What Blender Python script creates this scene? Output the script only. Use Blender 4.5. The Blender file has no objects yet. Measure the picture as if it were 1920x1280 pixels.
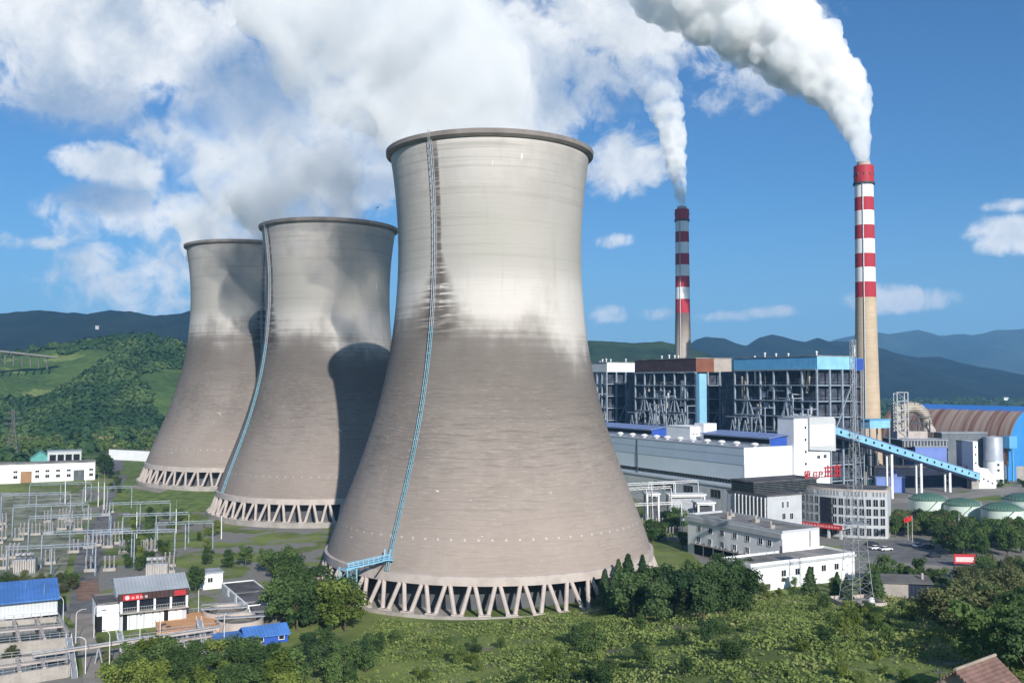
import bpy, bmesh, math, random
import numpy as np
from mathutils import Vector, Matrix, noise as mnoise
R = math.radians
rnd = random.Random(7)
rng = np.random.default_rng(7)
SC = bpy.context.scene
COL = SC.collection

# ---------------------------------------------------------------- camera, sky, sun, exposure
CAM_H = 57.5
PITCH = math.atan(75 / 1800)
FPX = 1800.0
cam_d = bpy.data.cameras.new('camera')
cam_d.sensor_width = 36.0
cam_d.lens = 36.0 * FPX / 1920
cam_d.clip_start = 1.0
cam_d.clip_end = 30000
cam = bpy.data.objects.new('camera', cam_d)
cam.location = (0, 0, CAM_H)
cam.rotation_euler = (R(90) + PITCH, 0, 0)
COL.objects.link(cam)
SC.camera = cam

SUN_EL = R(25)
SUN_H = Vector((0.31, -0.951, 0)).normalized()          # horizontal direction towards the sun
sun_dir = Vector((SUN_H.x * math.cos(SUN_EL), SUN_H.y * math.cos(SUN_EL), math.sin(SUN_EL)))
sun_d = bpy.data.lights.new('sun', 'SUN')
sun_d.energy = 5.0
sun_d.angle = R(0.53)
sun_d.color = (1.0, 0.95, 0.87)
sun = bpy.data.objects.new('sun', sun_d)
sun.rotation_euler = sun_dir.to_track_quat('Z', 'Y').to_euler()
COL.objects.link(sun)

SC.view_settings.view_transform = 'Standard'
SC.view_settings.look = 'None'
SC.view_settings.exposure = 0.28
SC.view_settings.gamma = 1.0
SC.cycles.max_bounces = 14
SC.cycles.diffuse_bounces = 3
SC.cycles.volume_bounces = 14
SC.cycles.transparent_max_bounces = 12
SC.cycles.volume_step_rate = 0.35
SC.cycles.volume_max_steps = 256
SC.cycles.use_denoising = True


def pix_dir(px, py):
    xc, zc = (px - 960) / FPX, (640 - py) / FPX
    return Vector((xc, math.cos(PITCH) - zc * math.sin(PITCH), math.sin(PITCH) + zc * math.cos(PITCH)))


def at(px, py, Y):
    """world point seen at pixel px,py of the photograph at a distance Y ahead"""
    d = pix_dir(px, py)
    return Vector((d.x, d.y, d.z)) * (Y / d.y) + Vector((0, 0, CAM_H))


def proj(p):
    c, s = math.cos(PITCH), math.sin(PITCH)
    y, z = p[1], p[2] - CAM_H
    f = max(y * c + z * s, 1.0)
    up = -y * s + z * c
    return 960 + FPX * p[0] / f, 640 - FPX * up / f


def sstep(a, b, x):
    t = min(1.0, max(0.0, (x - a) / (b - a)))
    return t * t * (3 - 2 * t)


def gh(x, y):
    """height of the ground"""
    h = 19.0 * sstep(270, 110, y) * sstep(-25, 50, x)
    h += 5.0 * sstep(390, 520, y) * sstep(30, -40, x)
    h += 1.2 * mnoise.noise((x * 0.03, y * 0.03, 3.1)) * sstep(265, 200, y) * sstep(-10, 40, x)
    if y > 760:
        h += 14 * sstep(760, 1100, y) * sstep(-60, -200, x)
    return h


def ground(px, py, z=None):
    d = pix_dir(px, py)
    if z is not None:
        t = (z - CAM_H) / d.z
        return Vector((d.x * t, d.y * t, z))
    Y, step = 60.0, 1.0
    while Y < 4000:
        p = at(px, py, Y)
        if p.z <= gh(p.x, p.y):
            return Vector((p.x, p.y, gh(p.x, p.y)))
        Y += 0.5 if Y < 700 else 4
    return at(px, py, 4000)


def z_for(p, py):
    """height above a plan position that shows on picture row py"""
    lo, hi = -50.0, 700.0
    for _ in range(60):
        m = (lo + hi) / 2
        if proj((p[0], p[1], m))[1] > py:
            lo = m
        else:
            hi = m
    return lo


ANG = math.atan2(980, 1800)                              # the plant's building grid
U = Vector((math.cos(ANG), math.sin(ANG), 0))
V = Vector((-math.sin(ANG), math.cos(ANG), 0))


def reach(p, d, px):
    """how far to go from p along d until that point shows on picture column px"""
    lo, hi = -50.0, 400.0
    f = lambda a: proj(p + d * a)[0] - px
    s = 1 if f(hi) > f(lo) else -1
    for _ in range(60):
        m = (lo + hi) / 2
        if f(m) * s < 0:
            lo = m
        else:
            hi = m
    return lo


# ---------------------------------------------------------------- node helpers
class NT:
    def __init__(s, tree):
        s.t = tree
        s.n = tree.nodes
        s.n.clear()

    def new(s, typ, **kw):
        n = s.n.new(typ)
        for k, v in kw.items():
            setattr(n, k, v)
        return n

    def put(s, sock, v):
        if hasattr(v, 'is_linked') or isinstance(v, bpy.types.NodeSocket):
            s.t.links.new(v, sock)
        elif v is not None:
            sock.default_value = v

    def math(s, op, a, b=None, c=None, clamp=False):
        n = s.new('ShaderNodeMath', operation=op)
        n.use_clamp = clamp
        s.put(n.inputs[0], a)
        if b is not None:
            s.put(n.inputs[1], b)
        if c is not None:
            s.put(n.inputs[2], c)
        return n.outputs[0]

    def vmath(s, op, a, b=None):
        n = s.new('ShaderNodeVectorMath', operation=op)
        s.put(n.inputs[0], a)
        if b is not None:
            s.put(n.inputs[1], b)
        return n.outputs['Value'] if op in ('DOT_PRODUCT', 'LENGTH') else n.outputs[0]

    def comb(s, x, y, z):
        n = s.new('ShaderNodeCombineXYZ')
        for i, v in enumerate((x, y, z)):
            s.put(n.inputs[i], v)
        return n.outputs[0]

    def sep(s, v):
        n = s.new('ShaderNodeSeparateXYZ')
        s.put(n.inputs[0], v)
        return n.outputs

    def noise(s, vec, scale, detail=3, rough=0.55, dist=0.0):
        n = s.new('ShaderNodeTexNoise')
        s.put(n.inputs['Vector'], vec)
        n.inputs['Scale'].default_value = scale
        n.inputs['Detail'].default_value = detail
        n.inputs['Roughness'].default_value = rough
        n.inputs['Distortion'].default_value = dist
        return n.outputs['Fac']

    def smooth(s, v, a, b, lo=0.0, hi=1.0):
        n = s.new('ShaderNodeMapRange', interpolation_type='SMOOTHSTEP')
        s.put(n.inputs[0], v)
        for i, q in enumerate((a, b, lo, hi)):
            s.put(n.inputs[i + 1], q)
        return n.outputs[0]

    def lin(s, v, a, b, lo, hi):
        n = s.new('ShaderNodeMapRange')
        s.put(n.inputs[0], v)
        for i, q in enumerate((a, b, lo, hi)):
            s.put(n.inputs[i + 1], q)
        return n.outputs[0]

    def mix(s, f, a, b, mode='MIX'):
        n = s.new('ShaderNodeMix', data_type='RGBA', blend_type=mode)
        s.put(n.inputs[0], f)
        for i, v in ((6, a), (7, b)):
            if isinstance(v, tuple):
                v = (*v[:3], 1.0)
            s.put(n.inputs[i], v)
        return n.outputs[2]

    def bump(s, h, strength, dist):
        n = s.new('ShaderNodeBump')
        n.inputs['Strength'].default_value = strength
        n.inputs['Distance'].default_value = dist
        s.put(n.inputs['Height'], h)
        return n.outputs[0]

    def principled(s, base, rough=0.8, metal=0.0, spec=0.3, normal=None):
        n = s.new('ShaderNodeBsdfPrincipled')
        if isinstance(base, tuple):
            base = (*base[:3], 1.0)
        s.put(n.inputs['Base Color'], base)
        s.put(n.inputs['Roughness'], rough)
        n.inputs['Metallic'].default_value = metal
        n.inputs['Specular IOR Level'].default_value = spec
        if normal is not None:
            s.put(n.inputs['Normal'], normal)
        return n.outputs[0]

    def out(s, surf=None, vol=None):
        n = s.new('ShaderNodeOutputMaterial')
        if surf is not None:
            s.put(n.inputs['Surface'], surf)
        if vol is not None:
            s.put(n.inputs['Volume'], vol)

    def obj(s):
        return s.new('ShaderNodeTexCoord').outputs['Object']


# ---------------------------------------------------------------- the sky
world = bpy.data.worlds.new('World')
SC.world = world
world.use_nodes = True
w = NT(world.node_tree)
sky = w.new('ShaderNodeTexSky', sky_type='NISHITA')
sky.sun_disc = False
sky.sun_elevation = SUN_EL
sky.sun_rotation = math.atan2(SUN_H.x, SUN_H.y)
sky.altitude = 100
sky.air_density = 1.0
sky.dust_density = 0.6
sky.ozone_density = 2.2
tc = w.new('ShaderNodeTexCoord')
dx, dy, dz = w.sep(tc.outputs['Generated'])
az = w.math('ARCTAN2', dx, dy)
el = w.math('ARCSINE', dz)
# puffed outline: bend the direction by noise before asking how deep it lies inside a cloud
ang = w.comb(w.math('MULTIPLY', az, 10.0), w.math('MULTIPLY', el, 10.0), 0.0)
n1 = w.noise(ang, 1.1, 9, 0.6, 0.4)
n2 = w.noise(w.vmath('ADD', ang, (7.3, 1.9, 2.0)), 0.55, 6, 0.5)
n3 = w.noise(w.vmath('ADD', ang, (3.1, 8.8, 5.0)), 3.4, 8, 0.62, 0.6)
turb = w.math('ADD', w.math('ADD', w.math('MULTIPLY', w.math('SUBTRACT', n1, 0.5), 2.4), w.math('MULTIPLY', w.math('SUBTRACT', n2, 0.5), 1.2)), w.math('MULTIPLY', w.math('SUBTRACT', n3, 0.5), 2.0))


def sky_ae(px, py):
    d = pix_dir(px, py).normalized()
    return math.atan2(d.x, d.y), math.asin(d.z)


def cloud_field(blobs):
    acc = None
    for (px, py, rx, ry, wt) in blobs:
        a, e = sky_ae(px, py)
        v = w.vmath('MULTIPLY', w.vmath('SUBTRACT', w.comb(az, el, 0.0), (a, e, 0.0)), (FPX / rx, FPX / ry, 0.0))
        f = w.math('MULTIPLY', w.math('SUBTRACT', 1.0, w.vmath('DOT_PRODUCT', v, v)), wt)
        acc = f if acc is None else w.math('SMOOTH_MAX', acc, f, 0.25)
    return acc


WHITE = [(200, 40, 300, 150, 1.0), (110, 130, 150, 95, .9), (330, 60, 130, 70, .8), (640, 20, 260, 90, .8), (900, 120, 250, 150, .8), (1010, 90, 140, 130, .8), (1120, 40, 260, 80, .8),
         (1010, 190, 130, 80, .6), (1300, 30, 240, 90, .8), (1400, 120, 110, 90, .6),
         (190, 305, 95, 38, .9), (240, 330, 60, 30, .7), (1165, 305, 95, 62, .55), (1148, 452, 42, 19, .75), (1885, 440, 70, 34, .75), (1895, 385, 40, 12, .4),
         (1690, 562, 95, 26, .65), (1440, 584, 55, 14, .6), (1345, 594, 70, 12, .45), (1240, 588, 48, 16, .5), (1140, 590, 40, 18, .4), (520, 300, 150, 80, .7), (300, 255, 60, 40, .4),
         (85, 455, 46, 14, .5), (195, 466, 45, 15, .45), (10, 452, 40, 18, .4), (300, 410, 200, 50, .5), (260, 520, 180, 75, .42), (640, 330, 120, 80, .8), (640, 230, 140, 100, .7)]
GREY = [(480, 165, 150, 110, 1.0), (560, 100, 130, 90, .7), (200, 372, 95, 36, .9), (690, 290, 100, 50, .5), (150, 200, 170, 60, .6), (690, 345, 80, 40, .7), (1040, 150, 170, 90, .45), (1400, 175, 80, 40, .4), (300, 30, 120, 40, .2),
        (800, 60, 200, 90, .35)]
wf = w.math('ADD', cloud_field(WHITE), w.math('MULTIPLY', turb, 0.8))
gf = w.math('ADD', cloud_field(GREY), w.math('MULTIPLY', turb, 0.5))
# light broken cloud everywhere the photograph does not show
outside = w.smooth(w.math('ABSOLUTE', az), 0.62, 0.85)
gen = w.math('MULTIPLY', w.smooth(w.noise(w.comb(w.math('DIVIDE', dx, w.math('ADD', w.math('ABSOLUTE', dz), 0.25)), w.math('DIVIDE', dy, w.math('ADD', w.math('ABSOLUTE', dz), 0.25)), 0.0), 1.6, 7, 0.6), 0.52, 0.7), outside)
wa = w.math('MAXIMUM', w.smooth(wf, -0.12, 0.62), gen)
ga = w.smooth(gf, -0.1, 0.9)
shade = w.smooth(w.noise(w.vmath('ADD', ang, (0.35, 0.5, 4.0)), 1.6, 7, 0.6), 0.3, 0.7)
wcol = w.mix(shade, (0.50, 0.56, 0.63), (0.90, 0.90, 0.89))
gcol = w.mix(shade, (0.19, 0.29, 0.46), (0.36, 0.44, 0.56))
hz = w.smooth(el, 0.20, -0.01, 0.0, 0.35)
skyc = w.mix(1.0, sky.outputs[0], (0.0330, 0.0600, 0.0865), 'MULTIPLY')
skyc = w.mix(hz, skyc, (0.30, 0.46, 0.62))
c1 = w.mix(w.math('MULTIPLY', wa, 0.96), skyc, wcol)
c2 = w.mix(w.math('MULTIPLY', ga, 0.85), c1, gcol)
bg = w.new('ShaderNodeBackground')
w.put(bg.inputs[0], c2)
bg.inputs[1].default_value = 1.0
wo = w.new('ShaderNodeOutputWorld')
w.put(wo.inputs[0], bg.outputs[0])


# ---------------------------------------------------------------- materials
def mat(name, col, rough=0.8, var=0.18, scale=0.35, metal=0.0, spec=0.3, streak=0.0, ribs=0.0, ribaxis='x', bump=0.0, col2=None, stain=None):
    """paint, metal or render with blotches, run-off streaks and (ribs) corrugation every `ribs` metres"""
    m = bpy.data.materials.new(name)
    m.use_nodes = True
    t = NT(m.node_tree)
    p = t.obj()
    x, y, z = t.sep(p)
    f = t.noise(p, scale, 5, 0.6)
    base = t.mix(t.smooth(f, 0.3, 0.7), tuple(c * (1 - var) for c in col), tuple(min(0.92, c * (1 + var * 0.6)) for c in (col2 or col)))
    if streak:
        q = t.vmath('MULTIPLY', p, (1.6, 1.6, 0.06))
        s_ = t.smooth(t.noise(q, 1.0, 4, 0.6), 0.55, 0.78)
        base = t.mix(t.math('MULTIPLY', s_, streak), base, stain or tuple(c * 0.45 for c in col))
    nrm = None
    if ribs:
        ax = {'x': x, 'y': y, 'z': z, 'd': t.math('ADD', x, y)}[ribaxis]
        h = t.math('PINGPONG', ax, ribs / 2)
        nrm = t.bump(h, 0.55, 0.6)
    elif bump:
        nrm = t.bump(t.noise(p, bump, 4, 0.6), 0.4, 0.4)
    t.out(t.principled(base, rough, metal, spec, nrm))
    return m


def foliage(name, dark, light, trans=0.3, scale=0.45, dry=None):
    m = bpy.data.materials.new(name)
    m.use_nodes = True
    t = NT(m.node_tree)
    p = t.obj()
    oi = t.new('ShaderNodeObjectInfo').outputs['Random']
    pv = t.vmath('ADD', p, t.comb(t.math('MULTIPLY', oi, 50.0), 0.0, 0.0))
    f = t.math('ADD', t.noise(pv, scale, 4, 0.6), t.math('MULTIPLY', t.math('SUBTRACT', oi, 0.5), 0.42))
    c = t.mix(t.smooth(f, 0.3, 0.72), dark, light)
    if dry:
        c = t.mix(t.smooth(t.noise(pv, scale * 0.5, 5, 0.65), 0.56, 0.70), c, dry)
    a = t.principled(c, 0.75, 0, 0.15)
    b = t.new('ShaderNodeBsdfTranslucent')
    t.put(b.inputs[0], t.mix(0.5, c, (0.10, 0.17, 0.02)))
    mx = t.new('ShaderNodeMixShader')
    mx.inputs[0].default_value = trans
    t.put(mx.inputs[1], a)
    t.put(mx.inputs[2], b.outputs[0])
    t.out(mx.outputs[0])
    return m


def stripes(name, bands, col_a, col_b, below, soot=0.0):
    """chimney paint: alternate bands above heights, bare concrete under them"""
    m = bpy.data.materials.new(name)
    m.use_nodes = True
    t = NT(m.node_tree)
    p = t.obj()
    x, y, z = t.sep(p)
    f = t.noise(p, 0.12, 5, 0.6)
    c = t.mix(t.smooth(f, 0.3, 0.7), tuple(v * 0.85 for v in below), below)
    lines = t.smooth(t.noise(t.vmath('MULTIPLY', p, (0.05, 0.05, 1.0)), 0.9, 2), 0.45, 0.7)
    c = t.mix(t.math('MULTIPLY', lines, 0.22), c, tuple(v * 0.6 for v in below))
    if soot:
        c = t.mix(t.smooth(z, bands[0] - 34, bands[0] + 2, 0.0, soot), c, (0.10, 0.075, 0.07))
    streak = t.smooth(t.noise(t.vmath('MULTIPLY', p, (1.0, 1.0, 0.05)), 0.9, 4), 0.5, 0.75)
    for i, b in enumerate(bands):
        k = col_a if i % 2 == 0 else col_b
        k2 = t.mix(t.math('MULTIPLY', streak, 0.3), k, tuple(v * 0.62 for v in k))
        c = t.mix(t.math('GREATER_THAN', z, b), c, k2)
    t.out(t.principled(c, 0.75, 0, 0.25))
    return m


def tower_mat(name, ladder, seed, hs=1.0):
    """cast concrete shell: pour rings, pale new upper half, darker lower half, rust runs at the ladder"""
    m = bpy.data.materials.new(name)
    m.use_nodes = True
    t = NT(m.node_tree)
    p = t.obj()
    x, y, z = t.sep(p)
    z = t.math('DIVIDE', z, hs)
    off = t.vmath('ADD', p, (seed * 13.7, seed * 5.1, 0.0))
    ringp = t.vmath('MULTIPLY', off, (0.022, 0.022, 1.0))
    rings = t.noise(ringp, 0.75, 3, 0.6)
    rings2 = t.noise(t.vmath('MULTIPLY', off, (0.05, 0.05, 1.0)), 1.9, 3, 0.7)
    blot = t.noise(t.vmath('MULTIPLY', off, (1, 1, 0.6)), 0.045, 5, 0.6)
    runs = t.noise(t.vmath('MULTIPLY', off, (1.0, 1.0, 0.035)), 0.55, 5, 0.65)
    a = t.math('ARCTAN2', x, t.math('MULTIPLY', y, -1.0))          # 0 towards -y, grows towards +x
    up = t.mix(t.smooth(blot, 0.3, 0.7), (0.385, 0.360, 0.335), (0.53, 0.495, 0.468))
    up = t.mix(t.math('MULTIPLY', t.smooth(rings, 0.5, 0.7), 0.5), up, (0.30, 0.285, 0.25))
    joints = t.math('SMOOTHSTEP' if False else 'PINGPONG', t.math('MULTIPLY', a, 40 / math.pi), 0.5)
    up = t.mix(t.math('MULTIPLY', t.math('MULTIPLY', t.smooth(z, 92, 80), t.smooth(z, 62, 72)), t.smooth(blot, 0.25, 0.55)), up, (0.555, 0.52, 0.485))
    band = t.math('MULTIPLY', t.smooth(z, 83, 92), t.smooth(z, 116, 100))
    up = t.mix(t.math('MULTIPLY', t.math('MULTIPLY', band, t.smooth(blot, 0.3, 0.6)), 0.65), up, (0.34, 0.33, 0.285))
    lo = t.mix(t.smooth(blot, 0.3, 0.7), (0.175, 0.150, 0.132), (0.275, 0.236, 0.208))
    lo = t.mix(t.math('MULTIPLY', t.smooth(rings2, 0.48, 0.68), 0.7), lo, (0.145, 0.125, 0.11))
    lo = t.mix(t.math('MULTIPLY', t.smooth(t.noise(t.vmath('MULTIPLY', off, (0.12, 0.12, 1.0)), 2.6, 2, 0.7), 0.52, 0.66), 0.35), lo, (0.40, 0.34, 0.30))
    lo = t.mix(t.math('MULTIPLY', t.smooth(joints, 0.04, 0.0), 0.3), lo, (0.17, 0.145, 0.125))
    lo = t.mix(t.smooth(z, 45, 14, 0.0, 0.5), lo, (0.40, 0.33, 0.285))
    edge = t.math('ADD', t.math('ADD', z, t.math('MULTIPLY', t.math('SUBTRACT', blot, 0.5), 34.0)), t.math('MULTIPLY', t.math('SUBTRACT', rings, 0.5), 13.0))
    edge = t.math('ADD', edge, t.math('MULTIPLY', t.math('SINE', t.math('ADD', a, 0.2 - 0.5 * (seed - 1))), 6.0))
    c = t.mix(t.smooth(edge, 56.0, 84.0), lo, up)
    c = t.mix(t.math('MULTIPLY', t.smooth(edge, 40.0, 66.0), t.math('MULTIPLY', t.smooth(edge, 80.0, 67.0), 0.72)), c, (0.135, 0.118, 0.104))
    c = t.mix(t.math('MULTIPLY', t.smooth(runs, 0.56, 0.80), 0.22), c, (0.20, 0.18, 0.16))
    # dark runs along the ladder
    d = t.math('ABSOLUTE', t.math('SUBTRACT', a, ladder + 0.03))
    wdt = t.math('ADD', 0.045, t.math('MULTIPLY', t.smooth(z, 97, 72), 0.30))
    near = t.math('SUBTRACT', 1.0, t.math('DIVIDE', d, wdt), clamp=True)
    lines = t.smooth(t.noise(t.vmath('MULTIPLY', off, (0.06, 0.06, 1.0)), 1.1, 3, 0.7), 0.42, 0.52)
    zr = t.math('MULTIPLY', t.smooth(z, 124, 118), t.smooth(z, 66, 73))
    c = t.mix(t.math('MULTIPLY', t.math('MULTIPLY', t.smooth(near, 0.0, 0.8), lines), t.math('MULTIPLY', zr, 0.9)), c, (0.075, 0.062, 0.055))
    c = t.mix(t.math('MULTIPLY', t.smooth(d, 0.035, 0.02), t.math('MULTIPLY', t.smooth(z, 60, 80), 0.55)), c, (0.13, 0.115, 0.105))
    # patched holes and lime streaks
    spk = t.noise(t.vmath('MULTIPLY', off, (1.0, 1.0, 1.6)), 0.42, 2, 0.5)
    zone = t.noise(off, 0.05, 2, 0.5)
    c = t.mix(t.math('MULTIPLY', t.math('MULTIPLY', t.smooth(spk, 0.71, 0.74), t.smooth(zone, 0.52, 0.6)), t.smooth(z, 50, 40)), c, (0.62, 0.58, 0.52))
    lime = t.noise(t.vmath('MULTIPLY', off, (1.0, 1.0, 0.09)), 0.5, 2, 0.5)
    c = t.mix(t.math('MULTIPLY', t.smooth(lime, 0.735, 0.76), t.smooth(z, 80, 90)), c, (0.66, 0.63, 0.58))
    # row of plugged tie holes low down
    cell = t.math('ABSOLUTE', t.math('SUBTRACT', t.math('FRACT', t.math('MULTIPLY', a, 80 / (2 * math.pi))), 0.5))
    row = t.math('ABSOLUTE', t.math('SUBTRACT', z, 18.0))
    c = t.mix(t.math('MULTIPLY', t.math('LESS_THAN', cell, 0.075), t.math('LESS_THAN', row, 0.26)), c, (0.47, 0.43, 0.39))
    if seed > 1:  # steam shade on the two rear towers, painted into the shell colour
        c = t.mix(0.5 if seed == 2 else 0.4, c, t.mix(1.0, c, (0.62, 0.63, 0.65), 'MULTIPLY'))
    h = t.math('ADD', t.math('MULTIPLY', rings2, 0.7), t.math('MULTIPLY', runs, 0.3))
    t.out(t.principled(c, 0.88, 0, 0.2, t.bump(h, 0.35, 0.35)))
    return m


M = {}
M['conc'] = mat('concrete', (0.36, 0.33, 0.30), 0.9, 0.2, 0.3, streak=0.4, bump=1.5)
M['conc_pale'] = mat('concrete_pale', (0.46, 0.40, 0.365), 0.9, 0.15, 0.3, streak=0.25)
M['conc_dark'] = mat('concrete_dark', (0.14, 0.135, 0.13), 0.9, 0.25, 0.2, streak=0.5)
M['rim'] = mat('rim_concrete', (0.24, 0.21, 0.195), 0.9, 0.2, 0.2)
M['fill'] = mat('fill_curtain', (0.10, 0.105, 0.115), 0.8, 0.35, 0.12, streak=0.6, stain=(0.03, 0.03, 0.035))
M['blue_lad'] = mat('pale_blue_paint', (0.22, 0.42, 0.52), 0.6, 0.2, 0.8)
M['grey_steel'] = mat('galvanised_steel', (0.36, 0.38, 0.41), 0.5, 0.2, 0.8, metal=0.3)
M['frame_steel'] = mat('painted_frame_steel', (0.27, 0.32, 0.38), 0.6, 0.25, 0.5)
M['dark_steel'] = mat('dark_steel', (0.06, 0.065, 0.075), 0.6, 0.3, 0.6)
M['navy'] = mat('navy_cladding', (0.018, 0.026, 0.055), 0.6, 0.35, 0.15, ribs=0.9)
M['innards'] = mat('boiler_innards', (0.055, 0.066, 0.092), 0.7, 0.6, 0.4, streak=0.5, stain=(0.10, 0.09, 0.09))
M['white'] = mat('white_render', (0.80, 0.81, 0.82), 0.8, 0.06, 0.15, streak=0.14, stain=(0.5, 0.48, 0.45))
M['white_clad'] = mat('white_cladding', (0.78, 0.80, 0.83), 0.55, 0.05, 0.1, ribs=0.9, ribaxis='d')
M['grey_clad'] = mat('grey_blue_cladding', (0.68, 0.75, 0.79), 0.5, 0.06, 0.08, streak=0.12)
M['blue_grey'] = mat('blue_grey_band', (0.52, 0.61, 0.72), 0.5, 0.06, 0.1)
M['grey_wall'] = mat('grey_wall', (0.46, 0.48, 0.50), 0.85, 0.1, 0.2, streak=0.2)
M['grey_box'] = mat('pale_grey_cladding', (0.52, 0.54, 0.55), 0.6, 0.06, 0.15, ribs=0.8, ribaxis='d')
M['roof_grey'] = mat('weathered_roof_felt', (0.20, 0.195, 0.19), 0.95, 0.3, 0.12, bump=0.7, col2=(0.26, 0.25, 0.235))
M['roof_dark'] = mat('dark_roof_felt', (0.075, 0.075, 0.08), 0.95, 0.35, 0.15, col2=(0.11, 0.105, 0.11))
M['roof_metal'] = mat('grey_metal_roof', (0.34, 0.37, 0.41), 0.6, 0.15, 0.15, ribs=0.8)
M['blue_roof'] = mat('blue_metal_roof', (0.07, 0.19, 0.50), 0.5, 0.2, 0.2, ribs=0.8, ribaxis='x')
M['blue_roof_pale'] = mat('faded_blue_roof', (0.20, 0.27, 0.50), 0.5, 0.15, 0.12, ribs=0.8, ribaxis='y')
M['sky_blue'] = mat('sky_blue_cladding', (0.13, 0.40, 0.66), 0.55, 0.1, 0.15, ribs=0.8, ribaxis='d')
M['pale_blue'] = mat('pale_blue_cladding', (0.26, 0.54, 0.74), 0.6, 0.14, 0.2, ribs=0.8, ribaxis='d', streak=0.2)
M['strong_blue'] = mat('strong_blue_cladding', (0.03, 0.09, 0.42), 0.5, 0.1, 0.3, ribs=0.6, ribaxis='d')
M['shed_blue'] = mat('shed_blue_cladding', (0.045, 0.25, 0.60), 0.5, 0.08, 0.05, ribs=1.2, ribaxis='d')
M['violet'] = mat('violet_blue_cladding', (0.17, 0.24, 0.56), 0.5, 0.1, 0.15, ribs=0.8, ribaxis='d')
M['brown'] = mat('rusty_brown_cladding', (0.075, 0.042, 0.04), 0.65, 0.3, 0.2, ribs=0.9, ribaxis='d', streak=0.3)
M['rust_orange'] = mat('orange_brown_cladding', (0.23, 0.085, 0.05), 0.65, 0.2, 0.2, ribs=0.9, ribaxis='d')
M['beige'] = mat('beige_cladding', (0.42, 0.36, 0.32), 0.65, 0.12, 0.2, ribs=0.9, ribaxis='d')
M['gravel'] = mat('crushed_stone_gravel', (0.17, 0.19, 0.11), 0.95, 0.35, 0.12, bump=4.0, col2=(0.26, 0.26, 0.20))
M['soil'] = mat('reddish_bare_soil', (0.24, 0.15, 0.11), 0.95, 0.3, 0.4, bump=3.0)
M['duct'] = mat('insulated_duct_sheet', (0.40, 0.35, 0.29), 0.55, 0.18, 0.2, ribs=1.2, ribaxis='z', metal=0.2)
M['glass'] = mat('dark_window_glass', (0.018, 0.022, 0.03), 0.12, 0.3, 0.8, spec=0.6)
M['louvre'] = mat('dark_louvre', (0.10, 0.115, 0.125), 0.5, 0.4, 0.6)
M['dark_in'] = mat('dark_opening', (0.012, 0.012, 0.014), 0.9, 0.3, 0.5)
M['tank_green'] = mat('pale_green_tank_paint', (0.58, 0.68, 0.60), 0.5, 0.07, 0.15, streak=0.12)
M['tank_roof'] = mat('green_tank_roof', (0.075, 0.16, 0.12), 0.6, 0.2, 0.15)
M['red'] = mat('red_paint', (0.42, 0.03, 0.04), 0.6, 0.15, 0.6)
M['red_cloth'] = mat('red_cloth', (0.50, 0.025, 0.03), 0.8, 0.12, 0.8)
M['pink_print'] = mat('faded_print', (0.75, 0.52, 0.52), 0.8, 0.12, 0.8)
M['asphalt'] = mat('asphalt', (0.14, 0.14, 0.14), 0.9, 0.2, 0.2, bump=2.0, col2=(0.17, 0.165, 0.16))
M['pale_road'] = mat('pale_concrete_road', (0.28, 0.255, 0.225), 0.9, 0.2, 0.15, bump=2.0)
M['mark'] = mat('road_marking_paint', (0.62, 0.62, 0.58), 0.8, 0.15, 0.5)
M['orange'] = mat('orange_court_surface', (0.58, 0.31, 0.155), 0.85, 0.15, 0.2)
M['bark'] = mat('bark', (0.11, 0.085, 0.06), 0.9, 0.3, 1.5)
M['tile'] = mat('brown_roof_tiles', (0.20, 0.12, 0.10), 0.85, 0.3, 0.7, ribs=0.4, ribaxis='y')
M['mud'] = mat('weathered_plaster', (0.33, 0.28, 0.23), 0.9, 0.25, 0.5, streak=0.4)
M['pipe_white'] = mat('white_pipe_paint', (0.70, 0.70, 0.70), 0.5, 0.1, 0.5)
M['insul'] = mat('porcelain_insulator', (0.30, 0.27, 0.25), 0.4, 0.3, 1.0)
M['brown_door'] = mat('brown_door', (0.34, 0.20, 0.11), 0.7, 0.15, 0.4, ribs=0.5)
M['teal'] = mat('teal_roof_sheet', (0.12, 0.36, 0.33), 0.6, 0.15, 0.3, ribs=0.8)
M['water'] = mat('tank_water', (0.03, 0.045, 0.035), 0.08, 0.3, 0.2, spec=0.5)
M['grass'] = mat('mown_grass', (0.10, 0.16, 0.035), 0.95, 0.3, 0.25, col2=(0.14, 0.19, 0.05), bump=3.0)
M['slate_clad'] = mat('slate_grey_cladding', (0.15, 0.17, 0.19), 0.6, 0.2, 0.15, ribs=1.0, ribaxis='d', streak=0.3)
M['silo'] = mat('silo_sheet', (0.40, 0.43, 0.48), 0.5, 0.1, 0.25, metal=0.2, streak=0.15)
M['tyre'] = mat('tyre_rubber', (0.02, 0.02, 0.02), 0.9, 0.2, 2.0)
M['car_white'] = mat('white_car_paint', (0.75, 0.75, 0.76), 0.25, 0.03, 1.0, spec=0.6)
M['car_dark'] = mat('dark_car_paint', (0.03, 0.035, 0.045), 0.25, 0.1, 1.0, spec=0.6)
M['leaf'] = foliage('broadleaf_foliage', (0.050, 0.094, 0.032), (0.145, 0.222, 0.070), .42)
M['leaf_olive'] = foliage('olive_foliage', (0.095, 0.108, 0.045), (0.21, 0.225, 0.10), .42)
M['leaf_dark'] = foliage('dark_conifer_foliage', (0.040, 0.080, 0.036), (0.110, 0.175, 0.066), .4)
M['leaf_bright'] = foliage('bright_foliage', (0.11, 0.155, 0.030), (0.24, 0.30, 0.070), .42)
M['scrub'] = foliage('scrub_foliage', (0.095, 0.150, 0.036), (0.25, 0.31, 0.092), scale=0.10, dry=(0.40, 0.34, 0.19))
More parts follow.
